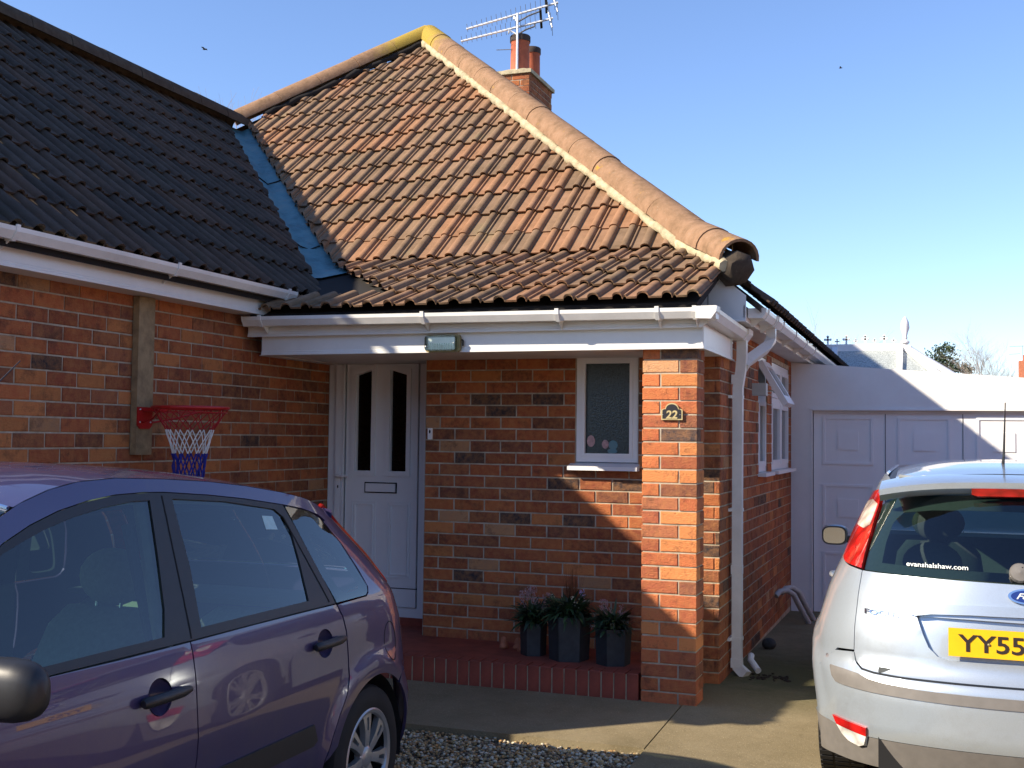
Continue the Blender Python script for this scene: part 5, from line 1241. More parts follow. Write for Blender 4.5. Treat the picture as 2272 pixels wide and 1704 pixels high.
# brake light, spoiler, roof
def top_h(x): return 1.418+.012*(1-abs((x)/.6)**2.5)
mb = MB(); vs = []; nv = 44
for j in range(nv+1):
    x = -.625+1.25*j/nv; q = abs(x/.625); zt = 1.378+.046*(1-q**3.2)
    yb = FY0+.335+.07*q**3; rear = [(yb+.30, zt+.028), (yb+.06, zt+.010), (yb, zt-.004), (yb+.004, zt-.030), (yb+.05, zt-.052-.0*q), (yb+.09, zt-.060)]
    vs += [Vector((FX+x, y, FG+z)) for y, z in rear]
m_ = 6; part('spoiler', mb.add(vs, [(j*m_+k, (j+1)*m_+k, (j+1)*m_+k+1, j*m_+k+1) for j in range(nv) for k in range(m_-1)]), 'silver_paint', CAR2, smooth=45)
mb = MB(); vs = []
for j in range(21):
    x = -.235+.47*j/20; q = abs(x/.625); zt = 1.378+.046*(1-q**3.2); yb = FY0+.335+.07*q**3; e = .8 if j in (0, 20) else 1
    vs += [Vector((FX+x, yb-.004, FG+zt-.030)), Vector((FX+x, yb+.010, FG+zt-.030-.034*e)), Vector((FX+x, yb+.03, FG+zt-.070*e))]
bl = part('brake_light', mb.add(vs, [(j*3+k, (j+1)*3+k, (j+1)*3+k+1, j*3+k+1) for j in range(20) for k in range(2)]), 'red_lens', CAR2, smooth=45)
mb = MB(); vs = []; nu, nv = 26, 30
rz = interp([.60, .8, 1.2, 1.7, 2.2, 2.6, 2.8], [1.452, 1.475, 1.500, 1.505, 1.48, 1.41, 1.36], .1)
for i in range(nu+1):
    s = .60+(2.75-.60)*i/nu
    for j in range(nv+1):
        q = -1+2*j/nv; vs.append(Vector((FX+q*.565, FY0+s, FG+rz(s)-.055*abs(q)**3)))
part('roof_panel', mb.add(vs, [(i*(nv+1)+j, i*(nv+1)+j+1, (i+1)*(nv+1)+j+1, (i+1)*(nv+1)+j) for i in range(nu) for j in range(nv)]), 'silver_paint', CAR2, smooth=60)
for sd in (1, -1):
    mb = MB(); vs = []
    for i in range(nu+1):
        s = .60+(2.75-.60)*i/nu; z0 = rz(s)-.055; vs += [Vector((FX+sd*.563, FY0+s, FG+z0)), Vector((FX+sd*.574, FY0+s, FG+z0-.006)), Vector((FX+sd*.592, FY0+s, FG+z0-.006)), Vector((FX+sd*.606, FY0+s, FG+z0-.016)), Vector((FX+sd*.640, FY0+s, FG+z0-.048))]
    part('roof_ditch', MB().add([v for k, v in enumerate(vs) if k % 5 in (0, 1, 2, 3)], [(i*4+k, i*4+k+1, (i+1)*4+k+1, (i+1)*4+k) for i in range(nu) for k in range(3)]), 'black_plastic', CAR2, smooth=40)
    part('roof_side', MB().add([v for k, v in enumerate(vs) if k % 5 in (3, 4)], [(i*2, i*2+1, (i+1)*2+1, (i+1)*2) for i in range(nu)]), 'silver_paint', CAR2, smooth=40)
    mb = MB(); e_ = lambda v, p_: math.copysign(abs(v)**p_, v); vs = []
    for j in range(11):
        t = PI*j/10
        for i in range(16):
            a = 2*PI*i/16; vs.append((FX+sd*(.985+.080*e_(math.cos(t), .6)), FY0+2.50+.05*e_(math.sin(t)*math.cos(a), .7), FG+1.0+.065*e_(math.sin(t)*math.sin(a), .6)))
    mo = part('door_mirror', mb.add(vs, [(j*16+i, (j+1)*16+i, (j+1)*16+(i+1) % 16, j*16+(i+1) % 16) for j in range(10) for i in range(16)]), 'silver_paint', CAR2, smooth=60)
    n_ = 26; gm = [(FX+sd*.985+.066*e_(math.cos(2*PI*k/n_), .6), FY0+2.447, FG+1.0+.050*e_(math.sin(2*PI*k/n_), .6)) for k in range(n_)]; part('mirror_glass', MB().add(gm+[(x, y+.004, z) for x, y, z in gm], [tuple(range(n_)), tuple(range(2*n_-1, n_-1, -1))]+[(i, (i+1) % n_, (i+1) % n_+n_, i+n_) for i in range(n_)]), 'chrome', mo)
    gm2 = [(FX+sd*.985+.074*e_(math.cos(2*PI*k/n_), .6), FY0+2.450, FG+1.0+.058*e_(math.sin(2*PI*k/n_), .6)) for k in range(n_)]; part('mirror_surround', MB().add(gm2+[(x, y+.02, z) for x, y, z in gm2], [tuple(range(n_)), tuple(range(2*n_-1, n_-1, -1))]+[(i, (i+1) % n_, (i+1) % n_+n_, i+n_) for i in range(n_)]), 'black_plastic', mo)
    part('mirror_foot', MB().obox((FX+sd*.90, FY0+2.52, FG+.975), (.05, 0, 0), (0, .03, 0), (0, 0, .02)), 'black_plastic', mo)
    for cs, chh in WC2: wheel(CAR2, (FX+sd*.800, FY0+cs, FG+.312), sd, .312, .205, .205, 'tread')
    for cs, chh in WC2:
        mb = MB(); n = 24; vs = []
        for i in range(n+1):
            t = math.radians(-10+200*i/n); r = .365
            for dx_ in (-.02, -.28): vs.append(Vector((FX+sd*(.90+dx_), FY0+(cs+r*math.cos(t)), FG+chh+r*math.sin(t))))
        part('arch_liner', mb.add(vs, [(i*2, i*2+1, i*2+3, i*2+2) for i in range(n)]), 'dark_gap', CAR2)
    mb = MB(); vs = []
    fw_ = [(3.12, .90, .97, .24), (3.3, .90, .95, .30), (3.4, .89, .93, .68), (3.7, .87, .88, .50), (3.8, .85, .85, .24), (4.1, .78, .75, .22), (4.3, .60, .60, .25)]
    for s, x, t, b_ in fw_: vs += [Vector((FX+sd*x, FY0+s, FG+b_)), Vector((FX+sd*(x+.01), FY0+s, FG+(t+b_)/2)), Vector((FX+sd*(x-.04), FY0+s, FG+t))]
    part('front_wing', mb.add(vs, [(i*3+k, i*3+k+1, (i+1)*3+k+1, (i+1)*3+k) for i in range(len(fw_)-1) for k in range(2)]), 'silver_paint', CAR2, smooth=60)
mb = MB(); vs = []
for i in range(13):
    s = 3.1+1.22*i/12
    for j in range(13):
        q = -1+j/6; vs.append(Vector((FX+q*float(np.interp(s, [3.1, 3.8, 4.1, 4.32], [.86, .80, .74, .58])), FY0+s, FG+float(np.interp(s, [3.1, 3.4, 3.8, 4.1, 4.25, 4.32], [1.0, .97, .88, .76, .60, .35]))-.05*q*q)))
part('bonnet', mb.add(vs, [(i*13+j, i*13+j+1, (i+1)*13+j+1, (i+1)*13+j) for i in range(12) for j in range(12)]), 'silver_paint', CAR2, smooth=60)
mb = MB(); vs = []
for i in range(9):
    t = i/8; s = 2.76+.5*t; h = 1.37-.38*t+.03*math.sin(PI*t)
    for j in range(11):
        q = -1+j/5; vs.append(Vector((FX+q*(.585+.20*t), FY0+s+.10*(1-q*q), FG+h)))
part('windscreen', mb.add(vs, [(i*11+j, i*11+j+1, (i+1)*11+j+1, (i+1)*11+j) for i in range(8) for j in range(10)]), 'car_glass', CAR2, smooth=60)
part('floor_pan', MB().box(FX-.62, FX+.62, FY0+.12, FY0+4.0, FG+.18, FG+.42), 'dark_gap', CAR2)
part('boot_floor', MB().box(FX-.62, FX+.62, FY0+.13, FY0+.75, FG+.60, FG+.62), 'interior_grey', CAR2)
part('parcel_shelf', MB().box(FX-.60, FX+.60, FY0+.28, FY0+.85, FG+.955, FG+.975), 'interior_grey', CAR2)
for sd in (1, -1): part('door_card', MB().box(FX+sd*.84-.012, FX+sd*.84+.012, FY0+1.2, FY0+3.1, FG+.3, FG+.96), 'interior_grey', CAR2)
part('dashboard', MB().box(FX-.78, FX+.78, FY0+2.75, FY0+3.1, FG+.70, FG+1.0), 'interior_grey', CAR2)
mb = MB(); mb.box(FX-.55, FX+.55, FY0+.7, FY0+2.7, FG+1.425, FG+1.432); part('headlining', mb, 'interior_light', CAR2)
for sd in (1, -1): seat(CAR2, FX+sd*.37, FY0+1.78, FG, 1, 'seat_dark', .50, .60); seat(CAR2, FX+sd*.40, FY0+.98, FG, 1, 'seat_dark', .48, .46)
part('steering_wheel', MB().ring((FX+.37, FY0+2.55, FG+.86), .18, .014, (1, 0, 0), (0, .4, .9), 28, 8), 'black_plastic', CAR2, smooth=60)
part('interior_mirror', MB().obox((FX, FY0+2.55, FG+1.32), (.11, 0, 0), (0, .01, 0), (0, 0, .03)), 'black_plastic', CAR2)
mb = MB(); mb.lathe([(.0, 0), (.040, 0), (.042, .03), (.036, .055), (.0, .06)], tail_pt(FX-.055, 1.045, .0)+Vector((0, .01, 0)), (0, -1, .25), 20); wp = part('rear_wiper', mb, 'bumper_grey', CAR2, smooth=50)
part('wiper_arm', MB().tube([tail_pt(FX-.05, 1.05, .045), tail_pt(FX+.0, 1.09, .03)*1.0, S2.pt(S2.a_of_x(.32, 1.13), 1.13, .02, 1)], .009, 6), 'black_plastic', wp)
part('roof_aerial', MB().tube([(FX-.07, FY0+1.05, FG+1.49), (FX-.068, FY0+1.02, FG+1.53), (FX-.062, FY0+.97, FG+1.79)], [.008, .006, .0025], 8), 'black_plastic', CAR2)
# ---------------------------------------------------------------- garage
GY = 4.65
G = thing('garage', 'flat white rendered garage with a panelled up-and-over door behind the silver car', 'garage', (2.4, GY, -.14))
ox0, ox1, oz1 = .200, 2.62, 1.803
gt = lambda x: 2.245-.0775*(x-.015)                       # parapet falls to the right
mb = MB()
def wall_poly(pts, y0, y1): mb.extrude(pts, (0, y0, 0), (0, y1, 0), (1, 0, 0), (0, 0, 1))
wall_poly([(.013, -.3), (ox0, -.3), (ox0, gt(ox0)), (.013, gt(.013))], GY, GY+.2)
wall_poly([(ox0, oz1), (ox1, oz1), (ox1, gt(ox1)), (ox0, gt(ox0))], GY+.0002, GY+.2); wall_poly([(ox1, -.3), (2.95, -.3), (2.95, gt(2.95)), (ox1, gt(ox1))], GY, GY+.2)
mb.box(2.75, 2.95, GY+.2, GY+5.2, -.3, 1.95); part('wall', mb, 'white_render', G)
mb = MB(); mb.add([(.02, GY+.2, 2.16), (2.9, GY+.2, 1.94), (2.9, GY+5.2, 1.94), (.02, GY+5.2, 2.16)], [(0, 1, 2, 3)]); part('flat_roof', mb, 'bumper_grey', G)
mb = MB(); mb.box(ox0, ox0+.012, GY-.004, GY+.12, -.16, oz1-.018); mb.box(ox0, ox1, GY-.012, GY+.10, oz1-.020, oz1); mb.box(ox1-.06, ox1, GY-.006, GY+.12, -.16, oz1-.02); part('door_surround', mb, 'upvc', G)
part('door_gap', MB().box(ox0+.012, ox1-.06, GY+.095, GY+.105, -.16, oz1), 'dark_gap', G)
gd = part('garage_door', MB().box(ox0+.02, ox1-.065, GY+.06, GY+.09, -.150, oz1-.045), 'white_render', G); gd.data.materials[0] = M['upvc_door']
part('door_header', MB().box(ox0+.02, ox1-.065, GY+.035, GY+.06, oz1-.047, oz1-.021), 'soffit', gd)
for i in range(3):
    cx_ = .538+.686*i
    if i: part('panel_seam', MB().box(.878+.683*(i-1)-.0025, .878+.683*(i-1)+.0025, GY+.056, GY+.062, -.145, oz1-.05), 'dark_gap', gd)
    for j in range(3):
        z0 = 1.268-.643*j; z1 = z0+.455
        def ringp(k, w_): return [(cx_-.233+k, z0+k), (cx_+.233-k, z0+k), (cx_+.233-k, z1-k), (cx_-.233+k, z1-k)], [(cx_-.233+k+w_, z0+k+w_), (cx_+.233-k-w_, z0+k+w_), (cx_+.233-k-w_, z1-k-w_), (cx_-.233+k+w_, z1-k-w_)]
        fn_ = lambda a, b, o_: V((a, GY+.060-o_, b))
        o1, i1 = ringp(0, .024); p1 = part('panel', sheet(o1, [i1], fn_, .6, rim=.010, off=.010), 'upvc_door', gd)
        sq = [(cx_-.096, z0+.14), (cx_+.096, z0+.14), (cx_+.096, z1-.14), (cx_-.096, z1-.14)]; part('panel_boss', sheet(sq, [], fn_, .6, rim=.008, off=.008), 'upvc_door', p1)

# ---------------------------------------------------------------- conservatory behind the garage
CY = 8.0
K = thing('conservatory', 'white conservatory roof with fleur cresting and a finial above the garage', 'conservatory', (.2, CY, -.1))
mb = MB(); mb.box(-2.6, 1.02, CY-.03, CY+.05, 2.585, 2.685); part('ridge_beam', mb, 'upvc_door', K)
def glz(pts, nm='roof_panel'):
    mb = MB(); mb.add(pts+[tuple(Vector(p)+Vector((0, .02, -.016))) for p in pts], [(0, 1, 2, 3), (7, 6, 5, 4), (0, 4, 5, 1), (1, 5, 6, 2), (2, 6, 7, 3), (3, 7, 4, 0)]); return part(nm, mb, 'roof_sheet', K)
yb, zb_ = CY-1.5, 1.60
xs_ = [-1.35, -.59, .17, .93]
for a, b in zip(xs_[:-1], xs_[1:]): glz([(a, yb, zb_), (b, yb, zb_), (b, CY-.03, 2.60), (a, CY-.03, 2.60)])
glz([(.93, yb, zb_), (2.0, yb, zb_), (1.02, CY-.03, 2.60), (.93, CY-.03, 2.60)])
glz([(2.0, yb, zb_), (2.45, yb+.5, zb_), (1.04, CY, 2.60), (1.02, CY-.02, 2.60)]); glz([(2.45, yb+.5, zb_), (2.6, CY+1.2, zb_), (1.04, CY+.03, 2.60), (1.03, CY, 2.60)])
for x0, x1, y1_ in [(a, a, yb) for a in xs_]+[(1.0, 2.0, yb), (1.02, 2.45, yb+.5), (1.02, 2.62, CY+1.2)]:
    mb = MB(); p0, p1 = V((x0, CY-.03, 2.63)), V((x1, y1_, zb_+.03)); d = (p1-p0).normalized(); s_ = d.cross(V((0, 0, 1))).normalized(); mb.obox((p0+p1)/2, d*((p1-p0).length/2), s_*.033, s_.cross(d)*.026); part('glazing_bar', mb, 'upvc_door', K)
mb = MB(); mb.box(-2.6, 2.3, yb-.06, yb, 1.50, 1.62); mb.box(-2.6, 2.6, yb, CY+1.2, 0, 1.5); part('eaves_beam', mb, 'upvc_door', K)
mb = MB(); mb.lathe([(.05, 0), (.055, .02), (.022, .05), (.030, .07), (.022, .09), (.055, .19), (.045, .26), (.015, .32), (0, .33)], (.985, CY, 2.685), n=20); part('finial', mb, 'upvc_door', K, smooth=50)
for i in range(12):
    x = .855-.111*i; big = i % 2 == 1; s_ = 1.0 if big else .62; mb = MB(); z0 = 2.683
    mb.obox((x, CY, z0+.05*s_), (.011*s_, 0, 0), (0, .008, 0), (0, 0, .05*s_)); mb.obox((x, CY, z0+.062*s_), (.034*s_, 0, 0), (0, .008, 0), (0, 0, .011*s_)); mb.obox((x, CY, z0+.10*s_), (.010*s_, 0, .010*s_), (0, .008, 0), (-.010*s_, 0, .010*s_)); mb.ell((x-.034*s_, CY, z0+.064*s_), .014*s_, .008, .016*s_, 8, 6); mb.ell((x+.034*s_, CY, z0+.064*s_), .014*s_, .008, .016*s_, 8, 6)
    part('cresting', mb, 'upvc_door', K)

# ---------------------------------------------------------------- TV aerials
AE = thing('television_aerial', 'pair of aluminium television aerials on a mast at the chimney', 'aerial', (-3.92, 7.50, 6.30))
part('mast', MB().tube([(-3.86, 7.44, 5.9), (-3.86, 7.44, 7.12)], .016, 10), 'aluminium', AE, smooth=50)
def yagi(p0, p1, lift):
    p0, p1 = V(p0), V(p1); d = (p1-p0).normalized(); L_ = (p1-p0).length; e = V((0, 0, 1)).cross(d).normalized(); e = (e*.85+V((0, 0, -.35))).normalized()
    b = part('boom', MB().obox((p0+p1)/2, d*(L_/2), e*.010, d.cross(e)*.011), 'aluminium', AE); n = 16
    for i in range(n):
        c = p0+d*(L_*(.01+.80*i/(n-1))); l_ = .075+.004*i; part('element', MB().tube([c-e*l_+V((0, 0, .012)), c+e*l_+V((0, 0, .012))], .0032, 5), 'bumper_grey' , b)
    dp_ = p0+d*(L_*.87); part('dipole', MB().obox(dp_+V((0, 0, .03)), e*.17, d*.016, d.cross(e)*.010), 'black_plastic', b)
    r_ = p0+d*(L_*.97); up_ = d.cross(e); part('reflector_bracket', MB().tube([r_-up_*.15, r_, r_+up_*.15], .010, 8), 'aluminium', b)
    for q in (-.14, -.05, .05, .14): part('element', MB().tube([r_+up_*q-e*.17, r_+up_*q+e*.17], .0035, 5), 'bumper_grey', b)
    m_ = V((-3.86, 7.44, lift)); a_ = p0+d*(L_*.52); c_ = p0+d*(L_*.80)
    part('cradle', MB().tube([a_, a_+V((0, 0, -.06)), m_+(a_-m_)*.8+V((0, 0, -.0)), m_], .011, 8), 'aluminium', b, smooth=60); part('cradle', MB().tube([c_, c_+V((0, 0, -.05)), m_+(c_-m_)*.5+V((0, 0, -.01)), m_], .011, 8), 'bumper_grey', b, smooth=60)
yagi((-4.536, 7.30, 6.935), (-3.36, 7.63, 7.275), 7.00); yagi((-4.60, 7.27, 6.765), (-3.42, 7.60, 7.06), 6.83)
part('chimney_rod', MB().tube([(-4.16, 7.45, 6.66), (-3.95, 7.48, 6.655)], .005, 6), 'bumper_grey', AE)

# ---------------------------------------------------------------- basketball hoop on its timber
TP = part('mounting_board', MB().box(WX+.004, WX+.046, -1.243, -1.098, 1.362, 2.284), 'timber', None, label=None); tag(TP, 'upright pale timber board fixed to the brick wall under the gutter', 'board')
HP = thing('basketball_hoop', 'red basketball hoop with red, white and blue net on the timber board', 'basketball hoop', (-2.72, -1.15, 1.63))
mb = MB(); mb.box(WX+.048, WX+.056, -1.245, -1.110, 1.535, 1.640); mb.extrude([(0, 0), (.135, 0), (.11, -.022), (.025, -.022)], (WX+.048, -1.245, 1.535), (WX+.056, -1.245, 1.535), (0, 1, 0), (0, 0, 1)); bk = part('bracket', mb, 'red_paint', HP)
for y, z in ((-1.225, 1.625), (-1.13, 1.625), (-1.225, 1.552), (-1.13, 1.552)): part('bolt', MB().ell((WX+.058, y, z), .004, .006, .006, 8, 6), 'steel', bk)
RC = V((-2.72, -1.15, 1.636)); RR = .212
part('rim', MB().ring(RC, RR, .0105, (1, 0, 0), (0, 1, 0), 48, 10), 'red_paint', HP, smooth=60)
mb = MB(); mb.obox((WX+.10, -1.15, 1.625), (.05, 0, 0), (0, .05, 0), (0, 0, .010)); mb.tube([(WX+.06, -1.20, 1.55), (-2.90, -1.25, 1.575), (-2.78, -1.35, 1.622)], .006, 8); mb.tube([(WX+.06, -1.12, 1.55), (-2.90, -1.05, 1.575), (-2.78, -.95, 1.622)], .006, 8); part('stay', mb, 'red_paint', HP, smooth=60)
part('net_wire', MB().ring(RC+V((0, 0, -.026)), RR*.97, .0028, (1, 0, 0), (0, 1, 0), 48, 6), 'red_paint', HP)
rn = random.Random(4)
def net(name, z0, z1, r0_, r1_, mat_, rows, n=12, th=.0032, wob=.006):
    mb = MB()
    for i in range(n):
        for s_ in (1, -1):
            pts = []
            for k in range(rows*2+1):
                t = k/(rows*2); a = 2*PI*(i+s_*t*rows*.5)/n; r_ = r0_+(r1_-r0_)*t+rn.uniform(-wob, wob)*.4; pts.append(RC+V((r_*math.cos(a), r_*math.sin(a), z0+(z1-z0)*t-RC.z+0)))
            mb.tube(pts, th, 5)
    return part(name, mb, mat_, HP, smooth=60)
net('net_red', RC.z-.01, RC.z-.125, RR*.97, .135, 'red_cord', 2); net('net_white', RC.z-.125, RC.z-.262, .135, .093, 'white_cord', 2); net('net_blue', RC.z-.262, RC.z-.405, .093, .082, 'blue_cord', 2, wob=.02, th=.0045)

# ---------------------------------------------------------------- small fittings
PQ = thing('house_number', 'black arched house number plaque with gold rim reading 22 on the brick pillar', 'sign', (-.150, -.012, 1.65))
def plaque(k): 
    w_, h0, h1 = .064-k, -.047+k, .012
    top = [(w_, h1-k*.3)]+[(w_*(1-.34*t), h1-k*.3+.004*math.sin(PI*t)+.006*t) for t in (.5, 1)]+[((.62-.0)*w_*math.cos(math.radians(a)), .020-k*.25+(.034-k*.75)*math.sin(math.radians(a))) for a in range(18, 163, 12)]
    top = top+[(-w_*(1-.34*t), h1-k*.3+.004*math.sin(PI*t)+.006*t) for t in (1, .5)]+[(-w_, h1-k*.3)]
    return [(-w_, h0), (w_, h0)]+top
mb = MB(); mb.extrude(plaque(0), (-.150, -.004, 1.65), (-.150, -.016, 1.65), (1, 0, 0), (0, 0, 1)); part('rim', mb, 'plaque_gold', PQ); mb = MB(); mb.extrude(plaque(.0075), (-.150, -.010, 1.65), (-.150, -.0175, 1.65), (1, 0, 0), (0, 0, 1)); part('plate', mb, 'plaque_black', PQ)
text_part('numerals', '22', .066, .0012, (-.150-.036, -.0185, 1.612), (1, 0, 0), (0, 0, 1), 'plaque_gold', PQ, shear=.12, bold=.0018, fit=.070)
for s_ in (-.054, .050): part('screw', MB().ell((-.150+s_, -.018, 1.634), .0035, .003, .0035, 10, 6), 'steel', PQ)
cy = -.062
LG = thing('porch_light', 'rectangular bulkhead light with ribbed clear lens on the white porch beam', 'light', (-1.61, cy-.02, 2.08))
def rrect(x0, x1, z0, z1, r, n=5):
    out = []
    for cx_, cz_, a0 in ((x1-r, z1-r, 0), (x0+r, z1-r, 90), (x0+r, z0+r, 180), (x1-r, z0+r, 270)): out += [(cx_+r*math.cos(math.radians(a0+90*i/n)), cz_+r*math.sin(math.radians(a0+90*i/n))) for i in range(n+1)]
    return out
mb = MB(); mb.extrude(rrect(-1.725, -1.485, 2.022, 2.132, .022), (0, cy, 0), (0, cy-.028, 0), (1, 0, 0), (0, 0, 1)); part('base', mb, 'brass_old', LG)
mb = MB(); mb.extrude(rrect(-1.715, -1.505, 2.030, 2.124, .018), (0, cy-.028, 0), (0, cy-.060, 0), (1, 0, 0), (0, 0, 1)); part('lens', mb, 'clear_plastic', LG)
mb = MB(); mb.box(-1.70, -1.52, cy-.034, cy-.030, 2.04, 2.115); part('reflector', mb, 'aluminium', LG)
mb = MB()
for i in range(13): mb.box(-1.709+.016*i, -1.701+.016*i, cy-.064, cy-.060, 2.034, 2.075)
part('lens_rib', mb, 'clear_plastic', LG)
for k, (x, z) in enumerate(((-1.705, 2.055), (-1.515, 2.075))): part('screw', MB().ell((x, cy-.062, z), .006, .004, .006), 'steel', LG)
part('cable', MB().tube([(-1.480, cy-.005, 2.10), (-1.470, cy-.012, 2.09), (-1.472, cy-.010, 2.06)], .006, 8), 'black_plastic', LG)
DB = thing('doorbell', 'small white doorbell push on the brick beside the front door', 'doorbell', (-2.036, .70, 1.508))
mb = MB(); mb.extrude(rrect(-2.052, -2.020, 1.468, 1.548, .006), (0, .72, 0), (0, .700, 0), (1, 0, 0), (0, 0, 1)); part('case', mb, 'upvc_door', DB); part('push', MB().ell((-2.036, .700, 1.523), .007, .004, .013), 'dark_gap', DB)

# ---------------------------------------------------------------- planters and their plants on the step
def planter(x, y, z, r, h, ang, label):
    P_ = thing('planter', label, 'planter', (x, y, z), 'dark planters on the step'); n = 6; mb = MB()
    def ringp(r_, zz): return [V((x+r_*math.cos(ang+2*PI*i/n), y+r_*math.sin(ang+2*PI*i/n), z+zz)) for i in range(n)]
    a, b, c, d = ringp(r*.93, 0), ringp(r, h), ringp(r-.014, h), ringp(r-.02, h*.5)
    vs = a+b+c+d; fs = [tuple(range(n-1, -1, -1))]+[(i+k*n, (i+1) % n+k*n, (i+1) % n+(k+1)*n, i+(k+1)*n) for k in range(3) for i in range(n)]
    part('pot', mb.add(vs, fs), 'planter', P_); mb = MB(); s_ = ringp(r-.015, h-.03); mb.add(s_, [tuple(range(n))]); part('soil', mb, 'soil', P_, fix=False); return P_
pz = .090
planter(-1.130, .36, pz, .088, .205, .35, 'smallest dark grey hexagonal planter, next to the terracotta pot feet')
planter(-.870, .30, pz, .136, .275, .30, 'largest dark grey hexagonal planter, in the middle of the step')
planter(-.570, .26, pz, .115, .225, .42, 'dark grey hexagonal planter pressed against the brick pillar')
pr = random.Random(9)
def leaf(mb, base, d, L_, w_, droop, n=4):
    d = V(d).normalized(); s_ = d.cross(V((0, 0, 1)))
    if s_.length < 1e-3: s_ = V((1, 0, 0))
    s_.normalize(); vs = []; p = V(base); dd = d.copy()
    for i in range(n+1):
        t = i/n; ww = w_*math.sin(PI*min(.98, t*.9+.08)); vs += [p-s_*ww, p+s_*ww+V((0, 0, ww*.3))]; dd = (dd+V((0, 0, -droop))).normalized(); p = p+dd*(L_/n)
    mb.add(vs, [(2*i, 2*i+1, 2*i+3, 2*i+2) for i in range(n)])
def plant(x, y, z, r, h, label, nl, heads, tall=0):
    Q_ = thing('flowering_plant', label, 'plant', (x, y, z)); m1, m2, m3 = MB(), MB(), MB()
    for i in range(nl):
        a = pr.uniform(0, 2*PI); rr = r*pr.random()**.6; b = (x+rr*.5*math.cos(a), y+rr*.5*math.sin(a), z+pr.uniform(0, h*.5)); e = pr.uniform(.2, 1.6)
        leaf(m1 if pr.random() < .55 else m2, b, (math.cos(a), math.sin(a), e), pr.uniform(.4, 1.0)*h, pr.uniform(.006, .016), pr.uniform(.05, .4))
    part('leaves', m1, 'leaf', Q_, fix=False, kind='stuff'); part('leaves', m2, 'leaf_dark', Q_, fix=False, kind='stuff')
    for i in range(nl//14):
        a = pr.uniform(0, 2*PI); m3.tube([(x, y, z), (x+r*.3*math.cos(a), y+r*.3*math.sin(a), z+h*.5), (x+r*.8*math.cos(a), y+r*.8*math.sin(a), z+h*pr.uniform(.6, 1))], .0018, 5)
    part('stem', m3, 'leaf', Q_)
    for (dx, dy, dz_, rad, nfl, mat_) in heads:
        mb = MB(); c = V((x+dx, y+dy, z+dz_))
        for k in range(nfl):
            q = V((pr.gauss(0, 1), pr.gauss(0, 1), pr.gauss(0, 1))).normalized()*rad*pr.uniform(.45, 1.0); q.z *= 1.1; o = c+q; u = q.normalized()
            for j in range(5):
                t = 2*PI*j/5; a_ = u.orthogonal().normalized(); b_ = u.cross(a_); dd = (a_*math.cos(t)+b_*math.sin(t)+u*.5).normalized(); leaf(mb, o, dd, rad*.28, rad*.07, .1, 2)
        part('flower_head', mb, mat_, Q_, fix=False); part('stem', MB().tube([(x+dx*.3, y+dy*.3, z), (x+dx*.8, y+dy*.8, z+dz_*.6), c], .0022, 5), 'leaf', Q_)
plant(-1.130, .36, pz+.19, .10, .17, 'pink heathery flowers in the smallest hexagonal planter', 260, [(-.055, -.02, .19, .038, 60, 'petal_pink'), (-.015, 0, .215, .036, 60, 'petal_pink'), (.02, -.03, .165, .030, 40, 'petal_pink'), (-.06, -.03, .13, .022, 26, 'petal_pink'), (-.01, -.07, .10, .014, 5, 'petal_lilac'), (.10, -.02, .18, .034, 50, 'petal_pink'), (.085, -.03, .12, .026, 30, 'petal_pink')])
plant(-.870, .30, pz+.25, .16, .17, 'green foliage with cream and lilac hyacinth blooms in the largest planter', 420, [(.045, -.05, .115, .036, 26, 'petal_cream'), (.05, -.05, .07, .028, 16, 'petal_cream'), (.085, .0, .175, .024, 20, 'petal_lilac'), (.09, -.0, .14, .018, 10, 'petal_lilac'), (-.09, -.06, .15, .016, 8, 'petal_cream')])
plant(-.570, .26, pz+.20, .12, .16, 'faded pink blooms and trailing leaves in the planter by the pillar', 280, [(-.06, -.02, .165, .034, 50, 'petal_pink'), (-.03, -.03, .13, .028, 30, 'petal_pink'), (.06, -.02, .14, .030, 36, 'petal_pink'), (-.13, -.06, .03, .014, 6, 'petal_lilac'), (.08, 0, .125, .016, 8, 'petal_pink')])
RG = thing('ornamental_grass', 'rust brown upright grass rising from the back of the largest planter', 'grass plant', (-.875, .36, pz+.25)); mb = MB()
for i in range(150):
    a = pr.uniform(0, 2*PI); e = pr.uniform(3, 14); leaf(mb, (-.875+pr.uniform(-.03, .03), .38+pr.uniform(-.02, .02), pz+.24), (math.cos(a), math.sin(a)*.6, e), pr.uniform(.14, .36), .0016, .02, 3)
part('blades', mb, 'grass_rust', RG, fix=False, kind='stuff')
def foot(x, y, rz, label, tip=0):
    F_ = thing('pot_foot', label, 'pot foot', (x, y, pz), 'terracotta pot feet'); mb = MB(); rings = []; n = 12
    prof = [(0, .030, .034), (.012, .030, .036), (.030, .027, .034), (.052, .024, .028), (.068, .018, .020), (.076, .008, .010)]
    for zz, rx, ry in prof:
        rings += [V((x, y, pz))+Matrix.Rotation(rz, 3, 'Z') @ V((rx*math.cos(2*PI*k/n), ry*math.sin(2*PI*k/n)-zz*.25, zz)) for k in range(n)]
    m = len(prof); part('body', mb.add(rings, [(j*n+k, j*n+(k+1) % n, (j+1)*n+(k+1) % n, (j+1)*n+k) for j in range(m-1) for k in range(n)]+[tuple((m-1)*n+k for k in range(n))]), 'clay_ornament', F_, smooth=60)
    part('toe', MB().ell(tuple(V((x, y, pz+.018))+Matrix.Rotation(rz, 3, 'Z') @ V((0, -.040, 0))), .022, .024, .018), 'clay_ornament', F_, smooth=60)
foot(-1.385, .50, .25, 'terracotta pot foot standing alone, leftmost of the three on the step'); foot(-1.275, .50, -.2, 'terracotta pot foot at the back, half hidden behind another'); foot(-1.235, .43, .45, 'terracotta pot foot closest to the smallest hexagonal planter')

